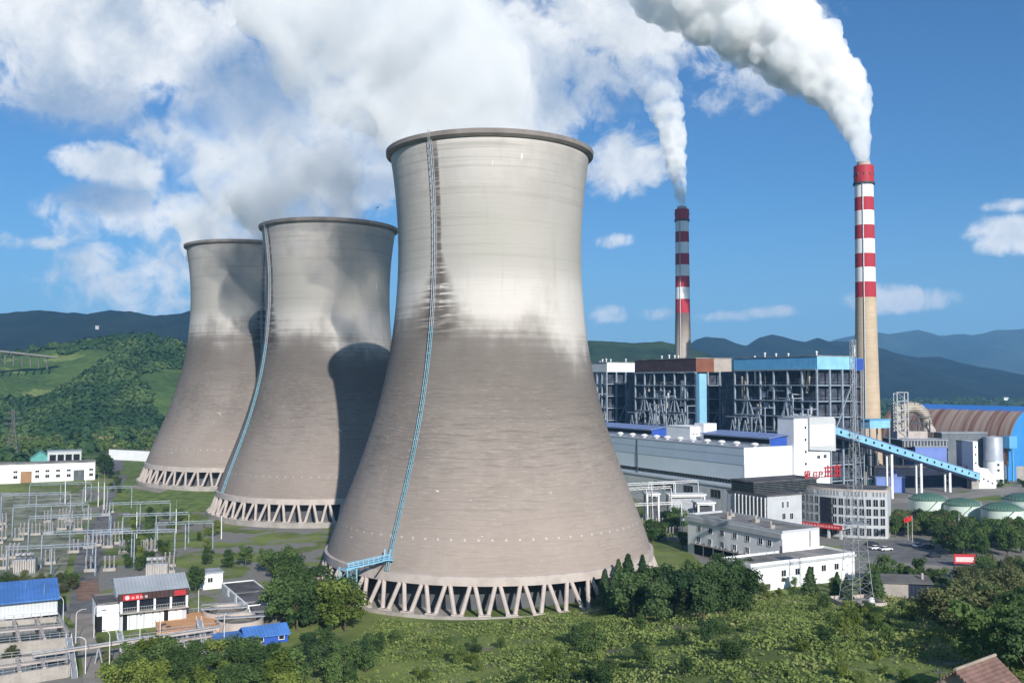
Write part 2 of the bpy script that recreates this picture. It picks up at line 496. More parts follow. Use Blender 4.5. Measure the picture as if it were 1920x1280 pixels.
M['forest'] = foliage('hill_wood_foliage', (0.044, 0.096, 0.038), (0.165, 0.245, 0.078), scale=0.02)


# ---------------------------------------------------------------- mesh helpers
class B:
    def __init__(s):
        s.v, s.f, s.m = [], [], []

    def add(s, vs, fs, mi=0):
        k = len(s.v)
        s.v += [tuple(q) for q in vs]
        s.f += [tuple(i + k for i in f) for f in fs]
        s.m += [mi] * len(fs)
        return s

    def box(s, x0, x1, y0, y1, z0, z1, mi=0):
        vs = [(x, y, z) for z in (z0, z1) for y in (y0, y1) for x in (x0, x1)]
        return s.add(vs, [(0, 2, 3, 1), (4, 5, 7, 6), (0, 1, 5, 4), (2, 6, 7, 3), (0, 4, 6, 2), (1, 3, 7, 5)], mi)

    def prism(s, poly, z0, z1, mi=0):
        n = len(poly)
        vs = [(x, y, z0) for x, y in poly] + [(x, y, z1) for x, y in poly]
        fs = [tuple(range(n))[::-1], tuple(range(n, 2 * n))] + [(i, (i + 1) % n, n + (i + 1) % n, n + i) for i in range(n)]
        return s.add(vs, fs, mi)

    def xprism(s, poly, a0, a1, axis='y', mi=0):
        """polygon (h, z) swept along y (h is x) or along x (h is y)"""
        n = len(poly)
        mk = (lambda h, z, a: (h, a, z)) if axis == 'y' else (lambda h, z, a: (a, h, z))
        vs = [mk(h, z, a0) for h, z in poly] + [mk(h, z, a1) for h, z in poly]
        fs = [tuple(range(n)), tuple(range(n, 2 * n))[::-1]] + [(i, n + i, n + (i + 1) % n, (i + 1) % n) for i in range(n)]
        if axis == 'x':
            fs = [f[::-1] for f in fs]
        return s.add(vs, fs, mi)

    def tube(s, p, q, r, r2=None, seg=6, mi=0):
        p, q = Vector(p), Vector(q)
        d = (q - p).normalized()
        a = d.orthogonal().normalized()
        b = d.cross(a)
        r2 = r if r2 is None else r2
        vs = []
        for c, rr in ((p, r), (q, r2)):
            for i in range(seg):
                t = 2 * math.pi * i / seg
                vs.append(c + (a * math.cos(t) + b * math.sin(t)) * rr)
        fs = [(i, (i + 1) % seg, seg + (i + 1) % seg, seg + i) for i in range(seg)] + [tuple(range(seg))[::-1], tuple(range(seg, 2 * seg))]
        return s.add(vs, fs, mi)

    def beam(s, p, q, wd, ht=None, mi=0):
        """square bar from p to q"""
        p, q = Vector(p), Vector(q)
        ht = wd if ht is None else ht
        d = (q - p).normalized()
        up = Vector((0, 0, 1)) if abs(d.z) < 0.95 else Vector((1, 0, 0))
        a = d.cross(up).normalized() * wd / 2
        b = a.cross(d).normalized() * ht / 2
        vs = [c + sa * a + sb * b for c in (p, q) for sa, sb in ((-1, -1), (1, -1), (1, 1), (-1, 1))]
        return s.add(vs, [(0, 1, 2, 3), (7, 6, 5, 4), (0, 4, 5, 1), (1, 5, 6, 2), (2, 6, 7, 3), (3, 7, 4, 0)], mi)

    def lathe(s, prof, seg=32, mi=0, a0=0.0, a1=2 * math.pi, cap=False):
        full = abs(a1 - a0 - 2 * math.pi) < 1e-6
        cols = seg if full else seg + 1
        vs = []
        for (r, z) in prof:
            for i in range(cols):
                t = a0 + (a1 - a0) * i / seg
                vs.append((r * math.cos(t), r * math.sin(t), z))
        fs = []
        for j in range(len(prof) - 1):
            for i in range(seg):
                i2 = (i + 1) % cols
                fs.append((j * cols + i, j * cols + i2, (j + 1) * cols + i2, (j + 1) * cols + i))
        if cap:
            fs.append(tuple(range((len(prof) - 1) * cols, len(prof) * cols)))
            fs.append(tuple(range(cols))[::-1])
        return s.add(vs, fs, mi)

    def mesh(s, name, mats, smooth=False):
        me = bpy.data.meshes.new(name)
        me.from_pydata(s.v, [], s.f)
        for x in (mats if isinstance(mats, (list, tuple)) else [mats]):
            me.materials.append(M[x] if isinstance(x, str) else x)
        me.polygons.foreach_set('material_index', s.m)
        if smooth:
            me.polygons.foreach_set('use_smooth', [True] * len(me.polygons))
        me.update()
        return me

    def obj(s, name, mats, parent=None, loc=None, smooth=False):
        return link(name, s.mesh(name, mats, smooth), parent, loc)


def link(name, me, parent=None, loc=None, rz=0.0):
    o = bpy.data.objects.new(name, me)
    COL.objects.link(o)
    if parent is not None:
        o.parent = parent
    if loc is not None:
        o.location = loc
    if rz:
        o.rotation_euler = (0, 0, rz)
    return o


def tag(o, label=None, cat=None, group=None, kind=None):
    for k, v in (('label', label), ('category', cat), ('group', group), ('kind', kind)):
        if v:
            o[k] = v
    return o


def thing(name, label, cat, loc=(0, 0, 0), rz=0.0, group=None):
    return tag(link(name, None, None, loc, rz), label, cat, group)


def dup(root, loc, rz=None, scale=None, label=None, group=None):
    r = root.copy()
    COL.objects.link(r)
    r.location = loc
    if rz is not None:
        r.rotation_euler = (0, 0, rz)
    if scale is not None:
        r.scale = (scale, scale, scale) if not isinstance(scale, tuple) else scale
    if label:
        r['label'] = label
    if group:
        r['group'] = group
    for ch in list(root.children):
        c = ch.copy()
        COL.objects.link(c)
        c.parent = r
        for g in list(ch.children):
            d = g.copy()
            COL.objects.link(d)
            d.parent = c
    return r


_wc = {}


def window(root, face, a, z, wd, ht, off=0.0, name='window', frame='white', glass='glass', mull=1):
    """a framed window on a wall whose outside faces local -y ('y') or -x ('x'); a: position along the wall, off: where the wall stands"""
    key = (face, wd, ht, frame, glass, mull)
    if key not in _wc:
        b = B()
        t, d = 0.10, 0.08
        q = (lambda a0, a1, d0, d1, z0, z1, mi: b.box(a0, a1, d0, d1, z0, z1, mi)) if face == 'y' else (lambda a0, a1, d0, d1, z0, z1, mi: b.box(d0, d1, a0, a1, z0, z1, mi))
        q(0, wd, -0.03, 0.05, 0, ht, 1)
        q(-t, 0, -d, 0.05, -t, ht + t, 0)
        q(wd, wd + t, -d, 0.05, -t, ht + t, 0)
        q(0, wd, -d - 0.06, 0.05, -t, 0, 0)
        q(0, wd, -d, 0.05, ht, ht + t, 0)
        for i in range(1, mull + 1):
            x = wd * i / (mull + 1)
            q(x - 0.035, x + 0.035, -d + 0.02, -0.03, 0, ht, 0)
        _wc[key] = b.mesh(name, [frame, glass])
    loc = (a, off, z) if face == 'y' else (off, a, z)
    return link(name, _wc[key], root, loc)


def quads(name, vs, mats, parent=None, loc=None):
    """mesh of loose four-sided leaves from an (n,4,3) array"""
    n = len(vs)
    me = bpy.data.meshes.new(name)
    me.vertices.add(4 * n)
    me.vertices.foreach_set('co', np.ascontiguousarray(vs, dtype=np.float32).ravel())
    me.loops.add(4 * n)
    me.loops.foreach_set('vertex_index', np.arange(4 * n, dtype=np.int32))
    me.polygons.add(n)
    me.polygons.foreach_set('loop_start', np.arange(0, 4 * n, 4, dtype=np.int32))
    me.polygons.foreach_set('loop_total', np.full(n, 4, dtype=np.int32))
    me.materials.append(M[mats])
    me.update(calc_edges=True)
    me.validate()
    return me if parent is False else link(name, me, parent, loc)


def cards(c, nrm, size, jitter=0.7):
    """leaf cards at centres c facing roughly nrm"""
    n = len(c)
    nn = nrm + rng.normal(0, jitter, (n, 3))
    nn /= np.linalg.norm(nn, axis=1)[:, None] + 1e-9
    t = np.cross(nn, rng.normal(0, 1, (n, 3)))
    t /= np.linalg.norm(t, axis=1)[:, None] + 1e-9
    b = np.cross(nn, t)
    s = np.asarray(size).reshape(-1, 1) * np.ones((n, 1))
    k = rng.uniform(0.55, 1.0, (n, 4, 1))
    vs = np.stack([c - t * s - b * s * .6, c + t * s * .7 - b * s, c + t * s + b * s * .6, c - t * s * .7 + b * s], axis=1)
    return c[:, None, :] + (vs - c[:, None, :]) * k

# ---------------------------------------------------------------- ground, hills, roads
def ground_mat():
    m = bpy.data.materials.new('ground_cover')
    m.use_nodes = True
    t = NT(m.node_tree)
    p = t.new('ShaderNodeNewGeometry').outputs['Position']
    x, y, z = t.sep(p)
    f = t.noise(p, 0.05, 6, 0.6)
    f2 = t.noise(p, 0.6, 4, 0.6)
    g = t.mix(t.smooth(f, 0.35, 0.65), (0.095, 0.135, 0.034), (0.195, 0.240, 0.070))
    g = t.mix(t.math('MULTIPLY', t.smooth(f2, 0.45, 0.75), 0.5), g, (0.16, 0.16, 0.07))
    soil = t.mix(f2, (0.17, 0.14, 0.10), (0.25, 0.22, 0.17))
    g = t.mix(t.math('MULTIPLY', t.smooth(t.noise(p, 0.11, 5, 0.6), 0.56, 0.66), 0.75), g, soil)
    # worn paving between the works' buildings
    pav = t.mix(f2, (0.17, 0.165, 0.15), (0.26, 0.25, 0.23))
    inx = t.math('MULTIPLY', t.math('GREATER_THAN', x, 60.0), t.math('GREATER_THAN', y, 285.0))
    iny = t.math('MULTIPLY', t.math('LESS_THAN', y, 640.0), t.math('LESS_THAN', x, 330.0))
    a = t.math('MULTIPLY', t.math('MULTIPLY', inx, iny), t.smooth(t.noise(p, 0.035, 3, 0.5), 0.40, 0.46))
    inl = t.math('MULTIPLY', t.math('LESS_THAN', x, -50.0), t.math('LESS_THAN', y, 480.0))
    b = t.math('MULTIPLY', inl, t.smooth(t.noise(t.vmath('ADD', p, (40.0, 9.0, 0.0)), 0.045, 4, 0.55), 0.48, 0.53))
    g = t.mix(t.math('MAXIMUM', a, b), g, pav)
    far = t.mix(t.smooth(t.noise(p, 0.006, 6, 0.65), 0.42, 0.60), (0.030, 0.058, 0.022), (0.085, 0.125, 0.045))
    far = t.mix(t.smooth(t.noise(p, 0.003, 5, 0.6), 0.58, 0.64), far, (0.15, 0.17, 0.07))
    g = t.mix(t.smooth(y, 560, 780), g, far)
    t.out(t.principled(g, 0.95, 0, 0.15, t.bump(f2, 0.5, 0.5)))
    return m


M['ground'] = ground_mat()


def axis_steps(a, b, step, lo, hi, k=1.35):
    m = list(np.arange(a, b + 0.1, step))
    s, x = step, a
    while x > lo:
        s *= k
        x = max(lo, x - s)
        m.insert(0, x)
    s, x = step, b
    while x < hi:
        s *= k
        x = min(hi, x + s)
        m.append(x)
    return m


def height_sheet(name, xs, ys, fn, mt, kind='structure', smooth=True):
    nx, ny = len(xs), len(ys)
    vs = [(x, y, fn(x, y)) for y in ys for x in xs]
    fs = [(j * nx + i, j * nx + i + 1, (j + 1) * nx + i + 1, (j + 1) * nx + i) for j in range(ny - 1) for i in range(nx - 1)]
    me = bpy.data.meshes.new(name)
    me.from_pydata(vs, [], fs)
    me.materials.append(M[mt])
    me.polygons.foreach_set('use_smooth', [smooth] * len(fs))
    return tag(link(name, me), kind=kind)


height_sheet('ground', axis_steps(-260, 330, 4, -6500, 8500), axis_steps(40, 620, 4, -600, 11500), gh, 'ground')


def drape(name, pix, mt, lift=0.03, n=14):
    """a road or yard: left edge and right edge given as pixel polylines of equal length, laid on the ground"""
    L, Rr = pix
    b = B()
    rows = []
    for i in range(len(L) - 1):
        for k in range(n):
            t = k / n
            rows.append((Vector(L[i]).lerp(Vector(L[i + 1]), t), Vector(Rr[i]).lerp(Vector(Rr[i + 1]), t)))
    rows.append((Vector(L[-1]), Vector(Rr[-1])))
    for a, c in rows:
        p, q = ground(a.x, a.y), ground(c.x, c.y)
        for j in range(9):
            s = p.lerp(q, j / 8)
            b.v.append((s.x, s.y, gh(s.x, s.y) + lift))
    for i in range(len(rows) - 1):
        for j in range(8):
            k = i * 9 + j
            b.f.append((k, k + 1, k + 10, k + 9))
            b.m.append(0)
    me = b.mesh(name, mt)
    bm = bmesh.new()
    bm.from_mesh(me)
    bmesh.ops.recalc_face_normals(bm, faces=bm.faces)
    if sum(f.normal.z for f in bm.faces) < 0:
        bmesh.ops.reverse_faces(bm, faces=bm.faces)
    bm.to_mesh(me)
    bm.free()
    return tag(link(name, me), kind='structure')


drape('road', ([(128, 1150), (150, 1200), (158, 1290)], [(176, 1150), (180, 1200), (196, 1290)]), 'pale_road')
drape('road', ([(196, 850), (214, 890), (200, 935), (170, 985), (140, 1050), (128, 1150)], [(226, 850), (238, 890), (232, 935), (215, 985), (190, 1050), (176, 1150)]), 'asphalt')
drape('car_park', ([(1575, 1022), (1600, 1040), (1660, 1052)], [(1730, 1008), (1790, 1040), (1830, 1064)]), 'asphalt')
drape('road', ([(1660, 1052), (1750, 1082), (1850, 1096)], [(1830, 1064), (1880, 1078), (1930, 1086)]), 'pale_road')
drape('road', ([(1640, 935), (1780, 928), (1925, 906)], [(1640, 945), (1780, 940), (1925, 920)]), 'pale_road', lift=0.05)
drape('lawn', ([(235, 862), (226, 890)], [(292, 860), (288, 890)]), 'grass', lift=0.06)
drape('lawn', ([(236, 900), (216, 930), (200, 960)], [(395, 908), (410, 925), (400, 960)]), 'grass', lift=0.05)
drape('gravel_yard', ([(-30, 922), (-60, 960), (-60, 1000), (-60, 1085)], [(150, 925), (165, 960), (140, 1000), (120, 1085)]), 'gravel', lift=0.04)
drape('bare_soil', ([(140, 1092), (146, 1128)], [(182, 1086), (190, 1122)]), 'soil', lift=0.06)
drape('footpath', ([(240, 914), (300, 924)], [(252, 909), (318, 917)]), 'pale_road', lift=0.09)


def hill_mat(name, dark, light, clear=None, sc=0.004):
    m = bpy.data.materials.new(name)
    m.use_nodes = True
    t = NT(m.node_tree)
    p = t.new('ShaderNodeNewGeometry').outputs['Position']
    f = t.noise(p, sc, 8, 0.68)
    c = t.mix(t.smooth(f, 0.36, 0.64), dark, light)
    if clear:
        c = t.mix(t.smooth(t.noise(p, sc * 1.3, 5, 0.6, 0.5), 0.57, 0.62), c, clear)
    t.out(t.principled(c, 0.95, 0, 0.1, t.bump(t.noise(p, sc * 12, 5, 0.7), 1.0, 6.0)))
    return m


M['hill_near'] = hill_mat('near_hill_cover', (0.055, 0.105, 0.036), (0.120, 0.185, 0.054), (0.20, 0.25, 0.085), 0.011)
M['hill_far'] = hill_mat('far_hill_cover', (0.006, 0.012, 0.010), (0.016, 0.027, 0.018), None, 0.006)
M['hill_mid'] = hill_mat('wooded_low_hill_cover', (0.018, 0.040, 0.020), (0.050, 0.085, 0.034), None, 0.008)
M['mountain'] = hill_mat('mountain_cover', (0.018, 0.035, 0.028), (0.05, 0.07, 0.05), None, 0.0016)


def ridge(name, pts, D, front, back, mt, rough, steps=(6, 26), seed=0.0, base=-20.0, fn=None):
    """a range of hills whose skyline passes the given picture points at distance D, sloping down to the plain before and behind"""
    xs_p = np.array([p[0] for p in pts], float)
    ys_p = np.array([p[1] for p in pts], float)
    wx = [at(px, 715, D).x for px in (xs_p[0], xs_p[-1])]
    dx = D * steps[0] / FPX
    xs = np.arange(wx[0], wx[1] + dx, dx)
    n = steps[1]
    us = [-1 + 2 * i / (2 * n) for i in range(2 * n + 1)]
    us = [(-1) * abs(q) ** 1.0 if q < 0 else q for q in us]

    def hf(x, u):
        # spurs run down the slope, so the distance along the ridge shifts a little with depth
        xq = x
        px = proj((xq, D, 60))[0]
        py = float(np.interp(px, xs_p, ys_p))
        top = at(px, py, D).z
        k = 1 - abs(u)
        prof = k ** 1.15 * (1 + 0.25 * (1 - k) * math.sin(x / D * 42 + seed))
        nz = mnoise.fractal((x / D * 9 + seed, u * 2.2, seed), 0.9, 2.1, 6) * rough * (0.25 + (1 - k) * 1.6) * k ** 0.5
        nz += mnoise.fractal((x / D * 60 + seed, u * 14, seed), 0.8, 2.2, 4) * rough * 0.18
        z = base + (top - base) * max(0.0, prof) + nz
        return z
    vs, fs = [], []
    nx = len(xs)
    for u in us:
        for x in xs:
            y = D + u * (front if u < 0 else back) + 0.10 * front * mnoise.noise((x / D * 6 + seed, u, 9.0)) * (1 - abs(u)) * (abs(u) * 3)
            vs.append((x, y, hf(x, u)))
    for j in range(len(us) - 1):
        for i in range(nx - 1):
            fs.append((j * nx + i, j * nx + i + 1, (j + 1) * nx + i + 1, (j + 1) * nx + i))
    me = bpy.data.meshes.new(name)
    me.from_pydata(vs, [], fs)
    me.materials.append(M[mt])
    me.polygons.foreach_set('use_smooth', [True] * len(fs))
    o = tag(link(name, me), kind='structure')
    o['_hf'] = 0
    del o['_hf']
    return o


# dark wooded range behind the left hill
ridge('hill', [(-420, 640), (-260, 612), (-120, 598), (-40, 585), (0, 587), (40, 583), (65, 580), (110, 585), (160, 588), (205, 581), (240, 583), (290, 592), (330, 588), (356, 582), (420, 590), (520, 608), (640, 640), (760, 668)],
      2700, 900, 900, 'hill_far', 16, seed=1.3)
# the near green hill
HILL_PTS = [(-330, 705), (-200, 690), (-90, 680), (0, 668), (40, 662), (100, 652), (150, 645), (200, 637), (235, 632), (290, 637), (330, 645), (380, 660), (450, 690), (520, 712), (600, 730)]
near_hill = ridge('hill', HILL_PTS, 1150, 340, 420, 'hill_near', 9, steps=(9, 26), seed=4.1, base=-14)
# right: greenish low hill, two dark humps, long dark slope, far blue mountains
ridge('hill', [(1020, 676), (1060, 655), (1105, 638), (1150, 642), (1190, 643), (1240, 641), (1290, 648), (1340, 668), (1390, 700), (1420, 722)], 2000, 600, 700, 'hill_mid', 9, seed=2.2)
ridge('hill', [(1180, 716), (1240, 688), (1280, 655), (1305, 637), (1325, 631), (1360, 634), (1385, 645), (1400, 648), (1425, 632), (1450, 628), (1475, 634), (1510, 643), (1535, 634), (1560, 641),
               (1600, 640), (1640, 648), (1680, 660), (1720, 669), (1760, 668), (1800, 681), (1850, 692), (1900, 704), (1960, 716), (2040, 722)], 4200, 1300, 1300, 'hill_far', 22, seed=6.0)
ridge('mountain', [(1460, 672), (1520, 655), (1570, 634), (1640, 622), (1670, 625), (1700, 622), (1725, 617), (1760, 628), (1800, 627), (1830, 629), (1870, 620), (1910, 618), (1960, 612), (2060, 622), (2160, 612), (2300, 640)],
      8200, 2000, 2000, 'mountain', 45, seed=8.0)


def on_near_hill(px, py):
    """point of the near hill's own surface under a pixel (a ray cast into its mesh)"""
    dg = bpy.context.evaluated_depsgraph_get()
    ok, loc, nrm, idx = near_hill.ray_cast(Vector((0, 0, CAM_H)), pix_dir(px, py).normalized(), distance=4000)
    return loc if ok else None


# ---------------------------------------------------------------- cooling towers
_zs = [8.1, 12, 17, 25.3, 33, 40, 47.3, 54, 60, 68, 77, 83.3, 95.5, 107.7, 114.7, 121, 125]
_rs = [47.4, 46.3, 44.5, 41.3, 38.2, 35.9, 33.8, 32.0, 30.5, 29.0, 28.1, 27.6, 27.2, 27.6, 28.3, 29.2, 29.8]
_pf = np.polyfit(_zs, _rs, 6)
shell_r = lambda z: float(np.polyval(_pf, z))


def cooling_tower(label, cx, cy, base, rs, hs, lad, seed, blue_to=72.0, npair=48, stair=False):
    t = thing('cooling_tower', label, 'cooling tower', (cx, cy, base), 0, 'natural draught cooling towers')
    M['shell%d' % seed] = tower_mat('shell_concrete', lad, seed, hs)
    zz = np.linspace(8.1, 124.2, 60)
    prof = [(shell_r(z) * rs, z * hs) for z in zz]
    inner = [((shell_r(z) - 0.9) * rs, z * hs) for z in zz[::-1]]
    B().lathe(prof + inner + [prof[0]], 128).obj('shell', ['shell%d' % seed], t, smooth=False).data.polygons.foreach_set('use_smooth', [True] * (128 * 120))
    zr = 124.2
    r = shell_r(zr)
    ring = [(r - 0.9, zr - 0.6), (r + 0.25, zr - 0.9), (r + 1.15, zr - 0.2), (r + 1.25, zr + 1.0), (r + 0.5, zr + 1.25), (r - 0.9, zr + 1.2), (r - 0.9, zr - 0.6)]
    B().lathe([(a * rs, z * hs) for a, z in ring], 128).obj('rim', 'rim', t)
    r0 = shell_r(8.1)
    lip = [(r0 - 0.9, 7.5), (r0 + 0.35, 7.4), (r0 + 0.3, 9.6), (r0 - 0.9, 9.8), (r0 - 0.9, 7.5)]
    B().lathe([(a * rs, z * hs) for a, z in lip], 128).obj('ring_beam', 'conc_pale', t)
    bas = [(51.6, -1.5), (51.6, 0.9), (51.0, 0.9), (51.0, 0.1), (0.05, 0.1)]
    B().lathe([(a * rs, z) for a, z in bas], 96).obj('basin', 'conc', t)
    fl = [(41.0, 0.12), (41.0, 10.5), (0.05, 10.6)]
    B().lathe([(a * rs, z * hs) for a, z in fl], 72).obj('fill', 'fill', t)
    # sloping columns meeting in pairs under the ring beam
    rt, rb = (r0 - 0.25) * rs, 50.2 * rs
    me = {}
    for s in (-1, 1):
        da, db = s * 0.012, s * 0.052
        b = B()
        b.tube((rb * math.cos(db), rb * math.sin(db), 0.1), (rt * math.cos(da), rt * math.sin(da), 7.6 * hs), 0.55 * rs, seg=8)
        b.box(rb * math.cos(db) - 0.9, rb * math.cos(db) + 0.8, rb * math.sin(db) - 0.8, rb * math.sin(db) + 0.8, 0.1, 1.2)
        me[s] = b.mesh('support_column', 'conc_pale')
    for i in range(npair):
        for s in (-1, 1):
            link('support_column', me[s], t, None, 2 * math.pi * (i + 0.5) / npair)
    # caged ladder on the shell
    def pt(z, o):
        q = (shell_r(z) + o) * rs
        return Vector((q * math.sin(lad), -q * math.cos(lad), z * hs))
    tg = Vector((math.cos(lad), math.sin(lad), 0))
    zs = list(np.arange(10, 126.6, 1.9))
    for lo, hi, mt, lab in ((10, blue_to, 'blue_lad', 'pale blue lower ladder'), (blue_to, 127, 'grey_steel', None)):
        b = B()
        sel = [z for z in zs if lo - 0.1 <= z < hi + 1.9]
        for z0, z1 in zip(sel[:-1], sel[1:]):
            for sd in (-0.3, 0.3):
                b.beam(pt(z0, 0.4) + tg * sd, pt(z1, 0.4) + tg * sd, 0.13)
                b.beam(pt(z0, 1.1) + tg * sd, pt(z1, 1.1) + tg * sd, 0.13)
            b.beam(pt(z0, 0.5) - tg * 0.42, pt(z0, 0.5) + tg * 0.42, 0.1)
            b.beam(pt(z0, 1.1) - tg * 0.42, pt(z0, 1.1) + tg * 0.42, 0.12)
            for sd in (-0.3, 0.3):
                b.beam(pt(z0, 0.3) + tg * sd, pt(z0, 1.15) + tg * sd, 0.1)
        tag(b.obj('ladder', mt, t), lab)
    if stair:
        a2 = lad - 0.135
        e = Vector((54.5 * rs * math.sin(a2), -54.5 * rs * math.cos(a2), 0))
        rd, tt = e.normalized(), Vector((math.cos(a2), math.sin(a2), 0))
        b = B()
        for i in (-1, 1):
            for j in (-1, 1):
                b.beam(e + rd * 1.5 * i + tt * 1.5 * j, e + rd * 1.5 * i + tt * 1.5 * j + Vector((0, 0, 11.2)), 0.36)
        for k in range(5):
            z = 1.0 + k * 2.4
            for i in (-1, 1):
                b.beam(e + rd * 1.5 * i - tt * 2.0 + Vector((0, 0, z)), e + rd * 1.5 * i + tt * 1.6 + Vector((0, 0, z)), 0.3)
                s0, s1 = (-1.5, 1.5) if k % 2 else (1.5, -1.5)
                if k < 4:
                    b.beam(e + rd * 1.2 * i + tt * s0 + Vector((0, 0, z)), e + rd * 1.2 * i + tt * s1 + Vector((0, 0, z + 2.4)), 0.5, 0.18)
            b.beam(e - tt * 1.9 + Vector((0, 0, z)), e + tt * 1.6 + Vector((0, 0, z)), 2.4, 0.12)
        b.obj('stair_tower', 'blue_lad', t)
        p0, p1 = e + Vector((0, 0, 10.7)), pt(14.2, 1.6)
        p1 = Vector((p1.x, p1.y, 12.6))
        b = B()
        b.beam(p0, p1, 1.7, 0.25)
        sd = (p1 - p0).cross(Vector((0, 0, 1))).normalized()
        for q in (-0.8, 0.8):
            for hgt in (0.6, 1.2):
                b.beam(p0 + sd * q + Vector((0, 0, hgt)), p1 + sd * q + Vector((0, 0, hgt)), 0.14)
            for k in range(9):
                m_ = p0.lerp(p1, k / 8) + sd * q
                b.beam(m_, m_ + Vector((0, 0, 1.25)), 0.12)
        b.box(p1.x - 1.3, p1.x + 1.3, p1.y - 1.3, p1.y + 1.3, p1.z - 0.1, p1.z + 0.15)
        for q in (-1.1, 0.2):
            b.beam((p1.x + q, p1.y, p1.z), (p1.x + q + 0.2, p1.y, p1.z + 2.6), 0.25)
        b.obj('access_bridge', 'pale_blue', t)
        b = B()
        b.beam(p0.lerp(p1, 0.95) + Vector((0, 0, -0.2)), p0.lerp(p1, 0.45) + Vector((0, 0, -3.6)) - rd * 3, 0.35)
        b.obj('bridge_strut', 'dark_steel', t)
    return t


T1 = (-6.6, 285.0)
T2 = (-82.5, 431.0)
T3 = (-147.0, 530.0)
cooling_tower('tallest looking concrete cooling tower, pale on top, with a straight ladder and blue stair tower', *T1, 0.0, 1.0, 1.0, R(-31.5), 1, 72.0, stair=True)
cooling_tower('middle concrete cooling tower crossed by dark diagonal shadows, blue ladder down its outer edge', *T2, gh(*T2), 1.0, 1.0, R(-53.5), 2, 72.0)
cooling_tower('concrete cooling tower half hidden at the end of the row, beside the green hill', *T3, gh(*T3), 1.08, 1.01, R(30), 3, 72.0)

# ---------------------------------------------------------------- chimneys
def chimney(label, px, Y, tops, rt, rb, soot, group='striped chimneys'):
    zt, zcap, bands = tops
    foot = at(px, 715, Y)
    t = thing('chimney', label, 'chimney', (foot.x, Y, 0), 0, group)
    key = 'stripe%d' % int(Y)
    bl = [b for b in bands]
    M[key] = stripes('banded_chimney_paint', bl, (0.40, 0.035, 0.05), (0.80, 0.79, 0.78), (0.56, 0.44, 0.31) if not soot else (0.46, 0.39, 0.33), soot)
    zb = bl[0]
    prof = []
    for z in np.linspace(0, zcap, 30):
        k = z / zb
        r = rb + (rt * 1.10 - rb) * min(1, k) ** 0.72 if z < zb else rt * 1.10 + (rt - rt * 1.10) * (z - zb) / (zcap - zb)
        prof.append((r, float(z)))
    B().lathe(prof, 40).obj('shaft', key, t, smooth=True)
    rc = rt * 1.07
    B().lathe([(rt * 0.9, zcap + 0.01), (rc, zcap), (rc, zt), (rc - 0.9, zt), (rc - 0.9, zt - 4)], 40).obj('cap', 'red', t)
    B().lathe([(rt * 0.95, zcap - 1.3), (rc + 0.55, zcap - 1.0), (rc + 0.55, zcap + 0.3), (rc - 0.1, zcap + 0.35)], 40).obj('platform_ring', 'dark_steel', t)
    B().lathe([(rt * 0.72, zt - 3), (rt * 0.72, zt + 2.6), (rt * 0.62, zt + 2.6), (rt * 0.62, zt - 3)], 32).obj('flue', 'conc_pale', t)
    b = B()
    for z in np.arange(4, zcap, 6.0):
        r0 = np.interp(z, [p[1] for p in prof], [p[0] for p in prof]) + 0.35
        r1 = np.interp(min(z + 6, zcap), [p[1] for p in prof], [p[0] for p in prof]) + 0.35
        a = R(-118)
        b.beam((r0 * math.cos(a), r0 * math.sin(a), z), (r1 * math.cos(a), r1 * math.sin(a), min(z + 6, zcap)), 0.7, 0.5)
    b.obj('ladder', 'grey_steel', t)
    bx = B()
    for i in range(10):
        a = 2 * math.pi * i / 10
        bx.box(rc * math.cos(a) - .35, rc * math.cos(a) + .35, rc * math.sin(a) - .35, rc * math.sin(a) + .35, zcap + 4.5, zcap + 6.2)
    bx.obj('inspection_hatch_row', 'dark_steel', t)
    return t


def zrow(px, Y, rows):
    return [z_for((at(px, 715, Y).x, Y), r) for r in rows]


YR, YL = 610.0, 830.0
zr_ = zrow(1620, YR, [312, 344, 371, 396, 423, 449, 476, 502, 529, 558])
chimney('thicker red and white banded chimney with bare sand coloured lower shaft and dense white smoke', 1625.5, YR, (zr_[0], zr_[1], zr_[:1:-1]), 5.75, 9.0, 0)
zl_ = zrow(1280, YL, [393, 413, 435, 455, 476, 497, 518, 539, 561, 587])
chimney('thinner red and white banded chimney sooty below its bands, rising behind the brown boiler roof', 1281, YL, (zl_[0], zl_[1], zl_[:1:-1]), 5.75, 9.2, 0.9)


# ---------------------------------------------------------------- steam and smoke
def steam_mat(name, dens, nscale, lo, hi, ztop=None, aniso=-0.22, col=(1, 1, 1)):
    """white vapour that fills its plume; ztop: heights between which it thins out"""
    m = bpy.data.materials.new(name)
    m.use_nodes = True
    t = NT(m.node_tree)
    p = t.new('ShaderNodeNewGeometry').outputs['Position'] if False else t.obj()
    d = t.smooth(t.noise(p, nscale, 7, 0.66, 0.35), lo, hi)
    if ztop:
        x, y, z = t.sep(p)
        d = t.math('MULTIPLY', d, t.smooth(z, ztop[0], ztop[1], 1.0, ztop[2]))
    v = t.new('ShaderNodeVolumePrincipled')
    v.inputs['Color'].default_value = (*col, 1)
    v.inputs['Anisotropy'].default_value = aniso
    t.put(v.inputs['Density'], t.math('MULTIPLY', d, dens))
    tr = t.new('ShaderNodeBsdfTransparent')
    rgb = t.new('ShaderNodeRGB')
    rgb.outputs[0].default_value = (1, 1, 1, 1)
    t.put(tr.inputs[0], rgb.outputs[0])
    t.out(tr.outputs[0], v.outputs[0])
    return m


